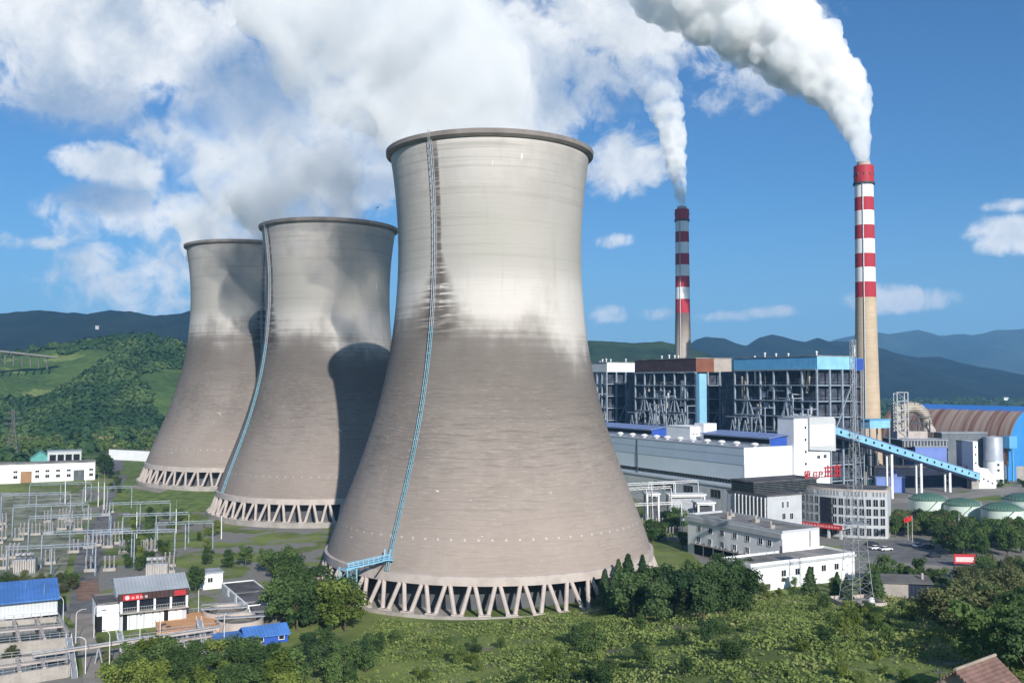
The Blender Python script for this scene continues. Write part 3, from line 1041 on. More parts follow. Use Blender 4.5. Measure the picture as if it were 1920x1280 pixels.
def plume(name, label, cat, path, Y, drift, mt, seed, voxel, fine=1.0, group=None):
    """billowing vapour: a string of puffs along a path of (px, py, radius in px) at distance Y, melted into one closed skin"""
    r_ = random.Random(seed)
    n = len(path)
    ctr, rad = [], []
    for i, (px, py, rp) in enumerate(path):
        yy = Y + drift * i / (n - 1)
        ctr.append(at(px, py, yy))
        rad.append(rp * yy / FPX)
    base = ctr[0].copy()
    bm = bmesh.new()

    def puff(p, r, sub=2):
        bmesh.ops.create_icosphere(bm, subdivisions=sub, radius=r, matrix=Matrix.Translation(p) @ Matrix.Rotation(r_.uniform(0, 3), 4, 'X'))
    t = 0.0
    while t <= n - 1.0001:
        i = int(t)
        f = t - i
        p = ctr[i].lerp(ctr[i + 1], f) - base
        r = rad[i] * (1 - f) + rad[i + 1] * f
        d = (ctr[i + 1] - ctr[i]).normalized()
        puff(p, r * .80, 3)
        for k in range(7):
            q = Vector((r_.gauss(0, 1), r_.gauss(0, 1), r_.gauss(0, 1)))
            q = (q - d * q.dot(d) * .7).normalized()
            s = r_.uniform(.22, .42)
            puff(p + q * r * (1.0 - s * .8), r * s * 1.1)
        for k in range(int(9 * fine)):
            q = Vector((r_.gauss(0, 1), r_.gauss(0, 1), r_.gauss(0, 1)))
            q = (q - d * q.dot(d) * .7).normalized()
            s = r_.uniform(.10, .20)
            puff(p + q * r * (.97 - s * .6), r * s)
        t += max(.05, .36 * r / max((ctr[i + 1] - ctr[i]).length, .1))
    me = bpy.data.meshes.new(name)
    bm.to_mesh(me)
    bm.free()
    me.materials.append(mt)
    o = link(name, me, None, base)
    m = o.modifiers.new('melt', 'REMESH')
    m.mode = 'VOXEL'
    m.voxel_size = voxel
    m.use_smooth_shade = True
    tx = bpy.data.textures.new('billow', 'CLOUDS')
    tx.noise_scale = max(rad[1] * .9, voxel * 4)
    tx.noise_depth = 4
    ds = o.modifiers.new('billow', 'DISPLACE')
    ds.texture = tx
    ds.texture_coords = 'LOCAL'
    ds.strength = rad[min(3, n - 1)] * .45
    ds.mid_level = .55
    return tag(o, label, cat, group)


plume('smoke_plume', 'dense white smoke bending away from the thicker banded chimney and widening upward', 'smoke',
      [(1619, 305, 13), (1616, 285, 16), (1610, 255, 22), (1600, 220, 34), (1585, 185, 46), (1562, 150, 58), (1530, 118, 70), (1490, 85, 80), (1440, 50, 90), (1385, 10, 98), (1320, -30, 105), (1240, -80, 115)],
      YR, 60, steam_mat('chimney_smoke', 0.20, 0.055, 0.26, 0.52, (60, 170, 0.28)), 3, 1.6)
plume('smoke_plume', 'thin wispy smoke trail standing above the sooty chimney behind the boiler house', 'smoke',
      [(1279, 388, 8), (1277, 370, 11), (1272, 335, 16), (1266, 300, 21), (1262, 260, 26), (1256, 225, 31), (1246, 190, 38), (1232, 155, 44), (1212, 115, 50), (1186, 75, 56), (1150, 30, 62)],
      YL, 40, steam_mat('chimney_smoke_thin', 0.24, 0.075, 0.36, 0.58, (30, 140, 0.08)), 11, 1.6)
tw = steam_mat('tower_steam', 0.115, 0.019, 0.42, 0.70, (35, 118, 0.09))
tw2 = steam_mat('tower_steam_thin', 0.105, 0.018, 0.44, 0.70, (8, 80, 0.06))
plume('steam_plume', 'broad soft steam rising from the tallest looking cooling tower into the cloud', 'steam',
      [(905, 268, 158), (885, 230, 160), (845, 180, 175), (815, 120, 200), (760, 55, 220), (700, -20, 240), (640, -90, 260)], T1[1], 70, tw, 21, 4.0, .6)
plume('steam_plume', 'soft steam drifting off the middle cooling tower over the tower beside the hill', 'steam',
      [(616, 415, 112), (602, 385, 118), (570, 345, 128), (525, 305, 140), (480, 260, 145), (430, 215, 140)], T2[1], 60, tw2, 31, 4.0, .6)
plume('steam_plume', 'thin steam lifting off the half hidden cooling tower toward the small clouds', 'steam',
      [(462, 452, 100), (450, 425, 102), (425, 390, 105), (395, 350, 108), (365, 310, 106), (330, 270, 100)], T3[1], 50, tw2, 41, 4.0, .6)

# ---------------------------------------------------------------- buildings of the works (local x runs along U, local y along V)
def plant(name, label, cat, p, group=None):
    return thing(name, label, cat, (p[0], p[1], p[2]), ANG, group)


def slab_roof(b, x0, x1, y0, y1, z, over=0.3, th=0.35, mi=0):
    return b.box(x0 - over, x1 + over, y0 - over, y1 + over, z, z + th, mi)


def parapet_roof(root, x0, x1, y0, y1, z, h=0.7, th=0.3, wall='white', deck='roof_grey'):
    b = B()
    b.box(x0 - .05, x1 + .05, y0 - .05, y0 + th, z, z + h, 0)
    b.box(x0 - .05, x1 + .05, y1 - th, y1 + .05, z, z + h, 0)
    b.box(x0 - .05, x0 + th, y0 + th, y1 - th, z, z + h, 0)
    b.box(x1 - th, x1 + .05, y0 + th, y1 - th, z, z + h, 0)
    b.box(x0 + th, x1 - th, y0 + th, y1 - th, z - 0.1, z + 0.12, 1)
    return b.obj('roof', [wall, deck], root)


# turbine hall
CT = at(1394, 715, 416)
CT.z = 0
HT = z_for(CT, 843)
th = plant('turbine_hall', 'long grey-blue turbine hall with a dark window band and bright white gable', 'factory hall', CT)
LEN, WID = 190.0, 33.0
B().box(0, WID, 0, LEN, 0, HT).obj('wall', 'grey_clad', th)
b = B()
b.box(-0.06, WID + .06, -0.12, 0.02, 0, HT + 0.9)
b.obj('gable_wall', 'white_clad', th)
B().box(-0.14, 0.02, 0.02, LEN, HT - 6.6, HT - 2.75).obj('cornice_band', 'blue_grey', th)
B().box(-0.22, 0.02, 0.02, LEN, HT - 2.6, HT + 0.5).obj('cornice_band', 'blue_grey', th)
B().box(-0.3, WID, 0.02, LEN, HT + 0.5, HT + 0.95).obj('roof', 'roof_metal', th)
b = B()
b.box(-0.12, 0.02, 0.5, LEN - 1, 12.9, 14.6, 0)
for k in range(96):
    b.box(-0.2, 0.02, 0.5 + k * 2, 0.7 + k * 2, 12.9, 14.6, 1)
b.obj('window_band', ['glass', 'louvre'], th)
b = B()
b.box(-5.2, -0.01, 1.5, LEN, 0, 11.6, 0)
b.box(-5.5, -0.01, 1.2, LEN, 11.6, 12.0, 1)
b.obj('side_aisle', ['grey_box', 'roof_metal'], th)
for px in (1233, 1255, 1289, 1340):
    a = reach(CT - U * 5.2 + Vector((0, 0, 8)), V, px)
    window(th, 'x', a - 4, 6.6, 6.5, 3.4, -5.22, frame='grey_steel', mull=2)
for px in (1196,):
    a = reach(CT + Vector((0, 0, 20)), V, px)
    B().box(-0.45, 0.02, a, a + 0.5, 12, HT + .4).obj('downpipe', 'dark_steel', th)
for px in (1158, 1185, 1208, 1230, 1255, 1282, 1304, 1330, 1357, 1383, 1415, 1436):
    pass
# mushroom roof fans in one row
fans = [(1163, 808), (1186, 811), (1208, 813), (1231, 816), (1251, 821), (1275, 822), (1299, 824), (1326, 828), (1353, 830), (1381, 833), (1415, 835)]
fb = B().lathe([(0.9, 0.0), (0.9, 0.7), (1.65, 0.75), (1.8, 1.15), (1.2, 1.75), (0.02, 1.95)], 16).mesh('roof_fan', 'pipe_white')
for i, (px, py) in enumerate(fans):
    a = reach(CT + U * 7 + Vector((0, 0, HT + 1)), V, px)
    link('roof_fan', fb, th, (7, a, HT + 0.95))
# blue clerestories and a stair head on the hall roof
for i, (p0, p1) in enumerate(((1447, 1322), (1225, 1090))):
    base = CT + U * 18 + Vector((0, 0, HT + 4))
    a0, a1 = reach(base, V, p0), reach(base, V, p1)
    b = B()
    b.box(17, 27, a0, a1, HT + 0.95, HT + 4.3, 0)
    b.box(16.9, 17.02, a0 + .2, a1 - .2, HT + 1.8, HT + 3.7, 1)
    b.box(17, 27, a0 - 0.07, a0 + 0.02, HT + 0.95, HT + 4.6, 2)
    b.xprism([(15.6, HT + 4.2), (28.4, HT + 5.7), (28.4, HT + 5.9), (15.6, HT + 4.6)], a0 - 0.8, a1 + .8, 'y', 3)
    b.obj('clerestory', ['grey_box', 'dark_in', 'strong_blue', 'blue_roof_pale'], th)
base = CT + U * 14 + Vector((0, 0, HT + 4))
a0, a1 = reach(base, V, 1297), reach(base, V, 1262)
b = B()
b.box(13, 27, a0, a1 + 4, HT + 0.9, HT + 7.2)
b.box(19, 27, a0 - 3, a0 + 4, HT + 0.9, HT + 9.0)
b.box(12.8, 27.2, a0 - .2, a1 + 4.2, HT + 7.2, HT + 7.5)
s = b.obj('roof_house', 'white', th)
for k in range(5):
    window(s, 'y', 13.8 + k * 0.9, HT + 3.4, 0.45, 0.9, a0 - .02, mull=0)

# white tower at the end of the hall, coal bunker block
stw = plant('stair_block', 'tall narrow white stair block with a few small windows beside the white gable', 'stair block', CT + U * reach(CT + Vector((0, 0, HT)), U, 1484) - V * 0.6)
stp = Vector(stw.location)
hs_ = z_for(stp, 785)
wS = reach(stp + Vector((0, 0, hs_)), U, 1511)
B().box(0, wS, -1.0, 9, 0, hs_).obj('wall', 'white', stw)
B().box(-.15, wS + .15, -1.15, 9.15, hs_, hs_ + .4).obj('roof', 'roof_metal', stw)
for k in range(6):
    window(stw, 'y', wS - 2.0, hs_ - 4.5 - k * 5.4, 1.1, 1.1, -1.02, mull=0)
bun = plant('bunker_block', 'bulky pale grey and white coal bunker block where the blue conveyor ends', 'bunker building', stp + U * (wS + 0.05))
wB = reach(Vector(bun.location) + Vector((0, 0, 30)), U, 1562)
hb = z_for(bun.location, 782)
B().box(0, wB * .86, -0.2, 16, 0, z_for(bun.location, 846)).obj('lower_wall', 'white_clad', bun)
zb0 = z_for(bun.location, 843)
b = B()
b.xprism([(0.4, zb0), (wB, zb0 - 1.0), (wB, hb - 1.4), (wB - 1.2, hb), (0.4, hb)], -1.6, 15, 'y')
b.obj('upper_box', 'grey_box', bun)
B().box(0.9, wB - 1.2, -1.75, -1.58, zb0 + 1.5, hb - 3.4).obj('front_panel', 'white_clad', bun)
for (a, z) in ((wB * .38, zb0 - 4.2), (wB * .62, zb0 - 4.0)):
    window(bun, 'y', a, z, 1.8, 1.5, -0.22, mull=1)
# grey-roofed bay between hall and boilers
bay = plant('deaerator_bay', 'plain dark grey bay with sloping roof joining turbine hall and boiler frames', 'factory hall', CT + U * 33.2 + V * 4)
b = B()
b.box(0, 14, 0, 176, 0, HT + 1.5, 0)
b.box(-0.2, 14.2, -0.2, 176.2, HT + 1.5, HT + 2.0, 1)
b.obj('wall', ['roof_metal', 'roof_grey'], bay)

# boiler houses: open steel frames round dark boilers under closed roof boxes
def boiler(label, px0, px1, pxg, top, bot, mats, gsplit=None, seed=0, group='boiler houses'):
    r_ = random.Random(seed)
    base = CT + U * 60
    zt_guess = 64
    a0 = reach(base + Vector((0, 0, zt_guess)), V, px0)
    p = base + V * a0
    zt = z_for(p, top)
    zb = z_for(p, bot)
    a1 = reach(base + Vector((0, 0, zt)), V, px1) - a0
    wg = reach(p + Vector((0, 0, zt)), U, pxg)
    t = plant('boiler_house', label, 'boiler house', p)
    B().box(3.6, wg + 8, 3.6, a1 + 14, 0, zb - 0.5).obj('boiler_casing', 'innards', t)
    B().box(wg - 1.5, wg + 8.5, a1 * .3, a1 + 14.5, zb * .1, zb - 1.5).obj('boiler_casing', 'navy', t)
    b = B()
    b.box(0, wg, 0, a1, zb, zt, 0)
    b.obj('roof_box', mats[0], t)
    gs = wg * gsplit if gsplit else wg
    B().box(-0.02, gs, -0.12, 0.02, zb, zt + .1).obj('gable_panel', mats[1], t)
    if gsplit:
        B().box(gs, wg + .02, -0.12, 0.02, zb, zt + .1).obj('gable_panel', mats[2], t)
    B().box(-0.3, wg + .3, -0.3, a1 + .3, zt + .1, zt + .55).obj('roof', 'roof_grey', t)
    zf = [2 + k * (zb - 2) / 8 for k in range(9)]
    ny = max(5, int(a1 / 9.5))
    ys = [0.4 + i * (a1 - 0.8) / ny for i in range(ny + 1)]
    xs = [0.4, wg / 3, wg * 2 / 3, wg - .4]
    for y in ys:
        B().box(-0.28, 0.55, y - .36, y + .36, 0, zb).obj('frame_column', 'frame_steel', t)
    for x in xs[1:]:
        B().box(x - .45, x + .45, -0.2, 0.6, 0, zb).obj('frame_column', 'frame_steel', t)
    # floors: beam on the long face and on the gable face
    for i, z in enumerate(zf[1:]):
        B().box(-0.5, 0.2, ys[0] + .5, ys[-1] - .5, z - .3, z + .3).obj('floor_beam', 'frame_steel', t)
        B().box(xs[0] + .6, xs[-1], 0.62, 1.1, z - .35, z + .25).obj('floor_beam', 'frame_steel', t)
        b = B()
        b.box(1.2, 3.5, ys[0] + 1, ys[-1] - 1, z - .15, z + .05, 0)
        b.box(1.2, wg - 2, 1.2, 3.5, z - .15, z + .05, 0)
        b.obj('floor_deck', 'dark_steel', t)
        b = B()
        for k in range(int(a1 / 3)):
            b.box(0.9, 1.0, 1 + k * 3, 1.1 + k * 3, z + .25, z + 1.5)
        b.box(0.9, 1.0, ys[0] + 1, ys[-1] - 1, z + 1.4, z + 1.5)
        b.box(xs[0] + 1, xs[-1], 0.8, 0.9, z + 1.4, z + 1.5)
        b.obj('railing', 'grey_steel', t)
    # braces
    for k, (i, z0, z1) in enumerate(((1, .42, .80), (2, .42, .80), (0, 0.15, .40), (3, .15, .40), (ny - 2, .15, .42), (ny - 1, .42, .82), (4 % ny, .42, .80), (5 % ny, .42, .8))):
        s = 1 if k % 2 == 0 else 0
        B().beam((0.1, ys[i + (1 - s)], zb * z0), (0.1, ys[i + s], zb * z1), 0.6).obj('brace', 'frame_steel', t)
    for k in range(3):
        B().beam((xs[k] + .3, 0.2, zb * (.2 + .25 * k)), (xs[k + 1] - .3, 0.2, zb * (.42 + .25 * k)), 0.5).obj('brace', 'frame_steel', t)
    # pipes, ducts and vessels between the floors
    for k in range(46):
        y = r_.uniform(3, a1 - 3)
        z = r_.uniform(zb * .42, zb - 6)
        rad = r_.uniform(0.35, 1.1)
        b = B()
        q = r_.random()
        if q < .45:
            b.tube((r_.uniform(.4, 3), y, z), (r_.uniform(.4, 3), y, z + r_.uniform(5, 16)), rad, seg=10)
        elif q < .8:
            yy = min(a1 - 2, y + r_.uniform(4, 14))
            x = r_.uniform(.4, 3)
            b.tube((x, y, z), (x, yy, z), rad * .8, seg=10)
            b.tube((x, yy, z + rad * .5), (x, yy, z - r_.uniform(3, 7)), rad * .8, seg=10)
        else:
            b.box(1.0, 3.7, y, y + 3.2, z, z + 3.0)
        b.obj('process_pipe', r_.choice(['grey_steel', 'pipe_white', 'duct', 'dark_steel', 'frame_steel']), t)
    # roof vents
    for k in range(4):
        y = 3 + r_.random() * (a1 - 6)
        x = r_.uniform(2, wg - 3)
        b = B()
        b.tube((x, y, zt + .5), (x, y, zt + 2.2), .35, seg=10)
        b.lathe([(0.05, 0), (0.05, 0)], 3) if False else None
        b.tube((x, y, zt + 2.2), (x, y, zt + 2.9), .75, .3, seg=10)
        b.obj('roof_vent', 'pipe_white', t)
    # low lean-to frames with cross bracing before the long face
    zl = zb * .76
    for i in range(ny):
        y0, y1 = ys[i], ys[i + 1]
        if i % 5 == 4 - seed % 3:
            continue
        zl = zb * r_.choice((.62, .70, .78))
        b = B()
        for (ya, yb) in ((y0, (y0 + y1) / 2), (y1, (y0 + y1) / 2)):
            b.beam((-6, ya, zl * .5), (-6, yb, zl * .96), 0.4)
            b.beam((-6, ya, 1), (-6, yb, zl * .5), 0.4)
        b.beam((-6, y0, zl), (-6, y1, zl), 0.5)
        b.beam((-6, y0, zl * .5), (-6, y1, zl * .5), 0.45)
        b.beam((-6, y0, 0), (-6, y0, zl), 0.55)
        b.beam((-6, y0, zl), (0, y0, zl), 0.4)
        b.obj('lean_to_frame', 'frame_steel', t)
    return t, zb, zt, a1, wg


t2, zb, zt, a1, wg = boiler('boiler house with sky-blue roof box above an open steel frame, beside the thicker chimney', 1532, 1376, 1602, 668, 692, ('sky_blue', 'pale_blue'), None, 5)
b = B()
b.box(wg, wg + 7, 1, 8, zb - .5, zt - .5, 0)
b.box(wg + 1.2, wg + 7.1, .9, 1.02, zb - .4, zt - .6, 1)
b.obj('lift_house', ['pale_blue', 'strong_blue'], t2)
B().box(wg + 2.2, wg + 3, 2, 3, zt, zt + 6).obj('vent_stack', 'pipe_white', t2)
b = B()
for k in range(8):
    z = 3 + k * (zb - 4) / 8
    b.box(wg + 0.5, wg + 7, 1, 7.5, z - .2, z)
for x in (wg + .6, wg + 6.8):
    for y in (1.1, 7.3):
        b.box(x - .25, x + .25, y - .25, y + .25, 0, zb)
b.obj('lift_shaft_frame', 'frame_steel', t2)
t1_, zb, zt, a1, wg = boiler('boiler house with rusty brown roof box and orange-brown end panel, thinner chimney behind it', 1305, 1190, 1371, 672, 697, ('brown', 'rust_orange', 'beige'), .5, 6)
B().box(-0.4, 4.8, -3.2, -0.4, 0, zb - 1).obj('lift_shaft', 'pale_blue', t1_)
B().box(wg + 1.0, wg + 4.4, 2, 6, 0, zb - 3).obj('duct_riser', 'sky_blue', t1_)
t0_, zb, zt, a1, wg = boiler('boiler house with short white and grey roof box, partly behind the big cooling tower', 1138, 1092, 1191, 680, 697, ('grey_box', 'white_clad'), None, 7)

# sloping coal conveyor on white legs
c0, c1 = at(1560, 806, 452), at(1832, 893, 520)
cv = thing('coal_conveyor', 'pale blue enclosed conveyor sloping down from the bunker block on tall white legs', 'conveyor', (c0.x, c0.y, 0))
d = c1 - c0
b = B()
p0, p1 = Vector((0, 0, c0.z)), Vector((d.x, d.y, c1.z))
b.beam(p0, p1, 3.4, 3.4)
b.obj('gallery', 'pale_blue', cv)
b = B()
b.beam(p0 + Vector((0, 0, 1.85)), p1 + Vector((0, 0, 1.85)), 3.9, .3)
b.obj('gallery_roof', 'blue_roof_pale', cv)
b = B()
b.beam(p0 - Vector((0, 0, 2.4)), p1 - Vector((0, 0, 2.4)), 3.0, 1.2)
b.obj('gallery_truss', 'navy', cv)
sd = d.cross(Vector((0, 0, 1))).normalized()
if sd.y > 0:
    sd = -sd
gw = B()
gw.box(-.7, .7, -.12, .12, -.6, .6)
gwm = gw.mesh('window', 'glass')
for k in range(19):
    f = (k + .7) / 19.4
    q = p0.lerp(p1, f) + sd * 1.66
    o = link('window', gwm, cv, q, math.atan2(d.y, d.x))
for px in (1667, 1722, 1776):
    f = reach(c0, d.normalized(), px) / d.length
    q = p0.lerp(p1, f)
    b = B()
    for s in (-1.3, 1.3):
        b.beam(q + sd * s + Vector((0, 0, -2.8)), Vector((q.x, q.y, 0)) + sd * s * 1.02, 1.1)
    for z in (.3, .6, .9):
        zz = (q.z - 3) * z
        b.beam(Vector((q.x, q.y, zz)) + sd * 1.4, Vector((q.x, q.y, zz)) - sd * 1.4, .4)
    b.obj('leg', 'pipe_white', cv)

# transfer house at the foot of the conveyor
tp = ground(1826, 916, 0)
tr = thing('transfer_house', 'white stepped transfer house at the foot of the blue conveyor with small square windows', 'transfer house', tp, R(8))
k_ = tp.y / FPX
b = B()
b.box(0, 8 * k_ * 1.2, 0, 10, 0, 88 * k_)
b.obj('stair_tower', 'white', tr)
b = B()
b.xprism([(8 * k_ * 1.2, 0), (46 * k_, 0), (46 * k_, 14 * k_), (30 * k_, 37 * k_), (14 * k_, 39 * k_), (8 * k_ * 1.2, 44 * k_)], 0.3, 10, 'y')
b.obj('wall', 'white', tr)
B().box(-2, 2.2, -1.2, 1, 0, 4.8).obj('footing', 'conc', tr)
for z in (28, 46, 62, 76):
    window(tr, 'y', 1.0, z * k_, .8, 1.0, -.02, mull=0)
for i in range(4):
    window(tr, 'y', (11 + i * 8.5) * k_, (20 - i * 4) * k_, .9, 1.0, .28, mull=0)
# silo behind it
sp = ground(1862, 905, 0)
sp = Vector((at(1861, 800, 545).x, 545, 0))
k_ = 545 / FPX
si = thing('silo', 'round grey storage silo on a white base standing behind the white transfer house', 'silo', sp)
zs0, zs1 = z_for(sp, 862), z_for(sp, 820)
B().lathe([(17 * k_, 0), (17 * k_, zs0)], 32).obj('base', 'white', si, smooth=True)
B().lathe([(17.6 * k_, zs0 - .6), (17.6 * k_, zs0 + .2), (17 * k_, zs0 + .3), (16.6 * k_, zs1), (16.2 * k_, zs1 + .3), (0.05, zs1 + 1.2)], 32).obj('drum', 'silo', si, smooth=True)
for z in (0.55, 0.78):
    a = R(-88)
    o = window(si, 'y', 17 * k_ * math.cos(a) - .6, zs0 * z, 1.3, 1.3, 17 * k_ * math.sin(a) - .04, mull=0)

# coal shed: long barrel roof, rusty on the near slope
gp = at(1884, 715, 560)
gp.z = 0
shed = thing('coal_shed', 'huge blue barrel-roofed coal shed with rust brown streaks over its near slope', 'coal shed', gp, ANG)
r_h = z_for(gp + U * 26, 762)
wd, ln = 52.0, 92.0
arc = []
for i in range(19):
    t_ = math.pi * i / 18
    arc.append((wd / 2 - wd / 2 * math.cos(t_), 9 + (r_h - 9) * math.sin(t_) ** .8))
m = bpy.data.materials.new('rust_streaked_blue_roof')
m.use_nodes = True
t = NT(m.node_tree)
p = t.obj()
x, y, z = t.sep(p)
f1 = t.smooth(t.noise(t.vmath('MULTIPLY', p, (0.03, 1.0, 0.03)), 0.28, 3, .7), .36, .62)
rust = t.mix(f1, (0.20, 0.085, 0.06), (0.40, 0.31, 0.25))
f2 = t.math('SUBTRACT', 1.0, t.smooth(t.math('ADD', x, t.math('MULTIPLY', t.noise(p, .2, 4), 6.0)), 17.0, 19.0))
c = t.mix(f2, (0.045, 0.20, 0.58), rust)
t.out(t.principled(c, .6, 0, .3, t.bump(t.math('PINGPONG', y, .6), .5, .5)))
M['shed_roof'] = m
b = B()
n = len(arc)
vs = [(x, y, z) for y in (-1, ln) for x, z in arc]
b.add(vs, [(i, i + 1, n + i + 1, n + i) for i in range(n - 1)])
vs2 = [(wd / 2 + (x - wd / 2) * .985, y, z - .5) for y in (-1, ln) for x, z in arc]
b.add(vs2, [(i, n + i, n + i + 1, i + 1) for i in range(n - 1)])
b.obj('roof', 'shed_roof', shed, smooth=True)
b = B()
pl = [(x, z - .45) for x, z in arc]
b.xprism([(wd - .3, 0)] + [(.3, 0)] + [(min(max(x, .3), wd - .3), z) for x, z in pl], 0, .5, 'y')
b.obj('end_wall', 'shed_blue', shed)
B().box(0, .4, .5, ln, 0, 9.4).obj('side_wall', 'grey_wall', shed)
b = B()
for k in range(14):
    b.box(-.7, 0, 3 + k * 6.6, 3.7 + k * 6.6, 0, 9.3)
b.obj('buttress_row', 'conc', shed)
b = B()
b.box(-3.5, 3.5, -4.5, -0.1, 19, 26)
b.box(-.4, .4, -4.2, -3.6, 0, 19)
b.obj('hoist_house', 'sky_blue', shed)
wl = thing('boundary_wall', 'pale grey concrete wall before the blue gable of the coal shed', 'wall', ground(1868, 900), R(6))
B().box(0, 42, 0, .4, 0, 8).obj('wall_panel', 'conc', wl)

# flue-gas plant between chimney and shed
FY = 556
fp = at(1715, 715, FY)
fp.z = 0
fg = thing('absorber_duct', 'big bent flue duct clad in dull beige sheet beside an open steel frame', 'flue duct', fp)
k_ = FY / FPX
b = B()
pts = [at(px, py, FY) - fp for px, py in ((1686, 775), (1693, 768), (1702, 764), (1711, 763), (1719, 765), (1727, 770), (1733, 778), (1736, 787), (1738, 797))]
rad_ = [10.5 * k_] * 6 + [10 * k_, 9.6 * k_, 10 * k_]
for i in range(len(pts) - 1):
    d_ = (pts[i + 1] - pts[i]) * .06
    b.tube(pts[i] - d_, pts[i + 1] + d_, rad_[i], rad_[i + 1], seg=24)
b.obj('duct', 'duct', fg)
e_ = at(1740, 800, FY) - fp
B().lathe([(8.5 * k_, 3 * k_), (10 * k_, 0), (13.5 * k_, -5 * k_), (13.5 * k_, -9 * k_), (11 * k_, -10 * k_), (.05, -10 * k_)], 28).obj('hopper', 'conc_pale', fg, e_)
b = B()
zf0, zf1 = 0, (at(1680, 735, FY) - fp).z
xa, xb = (at(1671, 800, FY) - fp).x, (at(1691, 800, FY) - fp).x
for x in (xa, xb):
    for y in (-9, -4):
        b.beam((x, y, zf0), (x, y, zf1), .55)
nz_ = 9
for k in range(nz_ + 1):
    zz_ = zf1 * (1 - k * .1)
    for y in (-9, -4):
        b.beam((xa, y, zz_), (xb, y, zz_), .4)
        if k < nz_:
            b.beam((xa, y, zz_), (xb, y, zf1 * (.9 - k * .1)), .25)
    for x in (xa, xb):
        b.beam((x, -9, zz_), (x, -4, zz_), .4)
b.obj('support_frame', 'grey_steel', fg)
B().box(xa + 1, xb + 1, -3.9, 3, 0, (at(1680, 757, FY) - fp).z).obj('absorber_tower', 'duct', fg)
b = B()
for px in (1704, 1714, 1724, 1736):
    q_ = at(px, 790, FY) - fp
    b.beam((q_.x, -5, 0), (q_.x, -5, q_.z + 1), .6)
for py in (780, 792):
    q0_, q1_ = at(1696, py, FY) - fp, at(1740, py, FY) - fp
    b.beam((q0_.x, -5, q0_.z), (q1_.x, -5, q0_.z), .5)
b.beam(at(1704, 792, FY) - fp + Vector((0, -5, 0)), at(1724, 776, FY) - fp + Vector((0, -5, 0)), .4)
b.obj('duct_stand', 'dark_steel', fg)
q0_, q1_ = at(1672, 812, FY) - fp, at(1728, 812, FY) - fp
B().box(q0_.x, q1_.x, -8, 4, q0_.z - 4, q0_.z + 1.5).obj('duct_base', 'conc_pale', fg)

# raised sky-blue control cabin, precipitator roof, violet shed, dark shed under the conveyor
def simple_block(name, label, cat, px, Y, px1, top, bot, depth, wall, roof=None, rot=None, legs=False, legm='grey_steel', parts=None):
    p = at(px, 715, Y)
    p.z = 0
    rot = ANG if rot is None else rot
    t = thing(name, label, cat, p, rot)
    dirv = Vector((math.cos(rot), math.sin(rot), 0))
    ztp = z_for(p, top)
    zbt = 0 if bot is None else z_for(p, bot)
    wd = reach(p + Vector((0, 0, ztp)), dirv, px1)
    B().box(0, wd, 0, depth, zbt, ztp).obj('wall', wall, t)
    B().box(-.4, wd + .4, -.4, depth + .4, ztp, ztp + .5).obj('roof', roof or 'roof_metal', t)
    if legs:
        for x in (.4, wd - .4):
            for y in (.4, depth - .4):
                B().box(x - .35, x + .35, y - .35, y + .35, 0, zbt).obj('leg', legm, t)
    return t, wd, zbt, ztp


simple_block('raised_cabin', 'bright sky-blue cabin raised on steel legs behind the sloping conveyor', 'cabin', 1630, 520, 1669, 788, 803, 9, 'pale_blue', 'sky_blue', legs=True)
pr, wd, zb_, zt_ = simple_block('precipitator', 'dark steel dust precipitator with flat grey roof behind the conveyor legs', 'dust filter', 1690, 535, 1776, 826, 838, 24, 'dark_steel', 'roof_metal', rot=R(4), legs=True, legm='dark_steel')
b = B()
for k in range(14):
    b.box(1 + k * wd / 14, 1.5 + k * wd / 14, -.3, .0, zb_, zt_ - .2)
b.box(0, wd, -.5, -.4, zt_ + 1.4, zt_ + 1.5)
b.obj('rib_row', 'grey_steel', pr)
b = B()
for k in range(6):
    x = 2 + k * (wd - 4) / 5
    b.lathe([(3.0, zb_), (0.5, zb_ - 5)], 8) if False else b.xprism([(x - 2, zb_), (x + 2, zb_), (x + .4, zb_ - 5), (x - .4, zb_ - 5)], 2, 6, 'y')
b.obj('hopper_row', 'dark_steel', pr)
simple_block('clad_shed', 'violet-blue metal clad shed with grey roof between conveyor and flue duct', 'shed', 1714, 532, 1775, 838, None, 12, 'violet', 'roof_metal', rot=R(4))
simple_block('clad_shed', 'grey ribbed wall shed with long flat roof reaching the coal shed', 'shed', 1764, 548, 1850, 812, None, 9, 'slate_clad', 'roof_metal', rot=R(4))
simple_block('clad_shed', 'pale cream lift tower beside the white transfer house', 'tower block', 1806, 528, 1823, 828, None, 8, 'grey_wall', 'roof_grey', rot=R(6))
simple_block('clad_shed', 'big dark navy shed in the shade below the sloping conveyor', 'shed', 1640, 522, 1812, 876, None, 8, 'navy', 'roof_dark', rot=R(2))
vb, wd, zb_, zt_ = simple_block('pump_shed', 'low violet-blue pump shed with a stubby chimney at the conveyor legs', 'shed', 1640, 500, 1697, 896, None, 7, 'violet', 'blue_roof_pale', rot=R(3))
B().tube((wd * .7, 2, zt_), (wd * .7, 2, zt_ + 4), 1.2, seg=12).obj('vent_stack', 'violet', vb)
simple_block('pump_shed', 'small teal walled kiosk below the conveyor next to the violet shed', 'kiosk', 1610, 490, 1634, 898, None, 6, 'teal', 'pipe_white', rot=R(3))
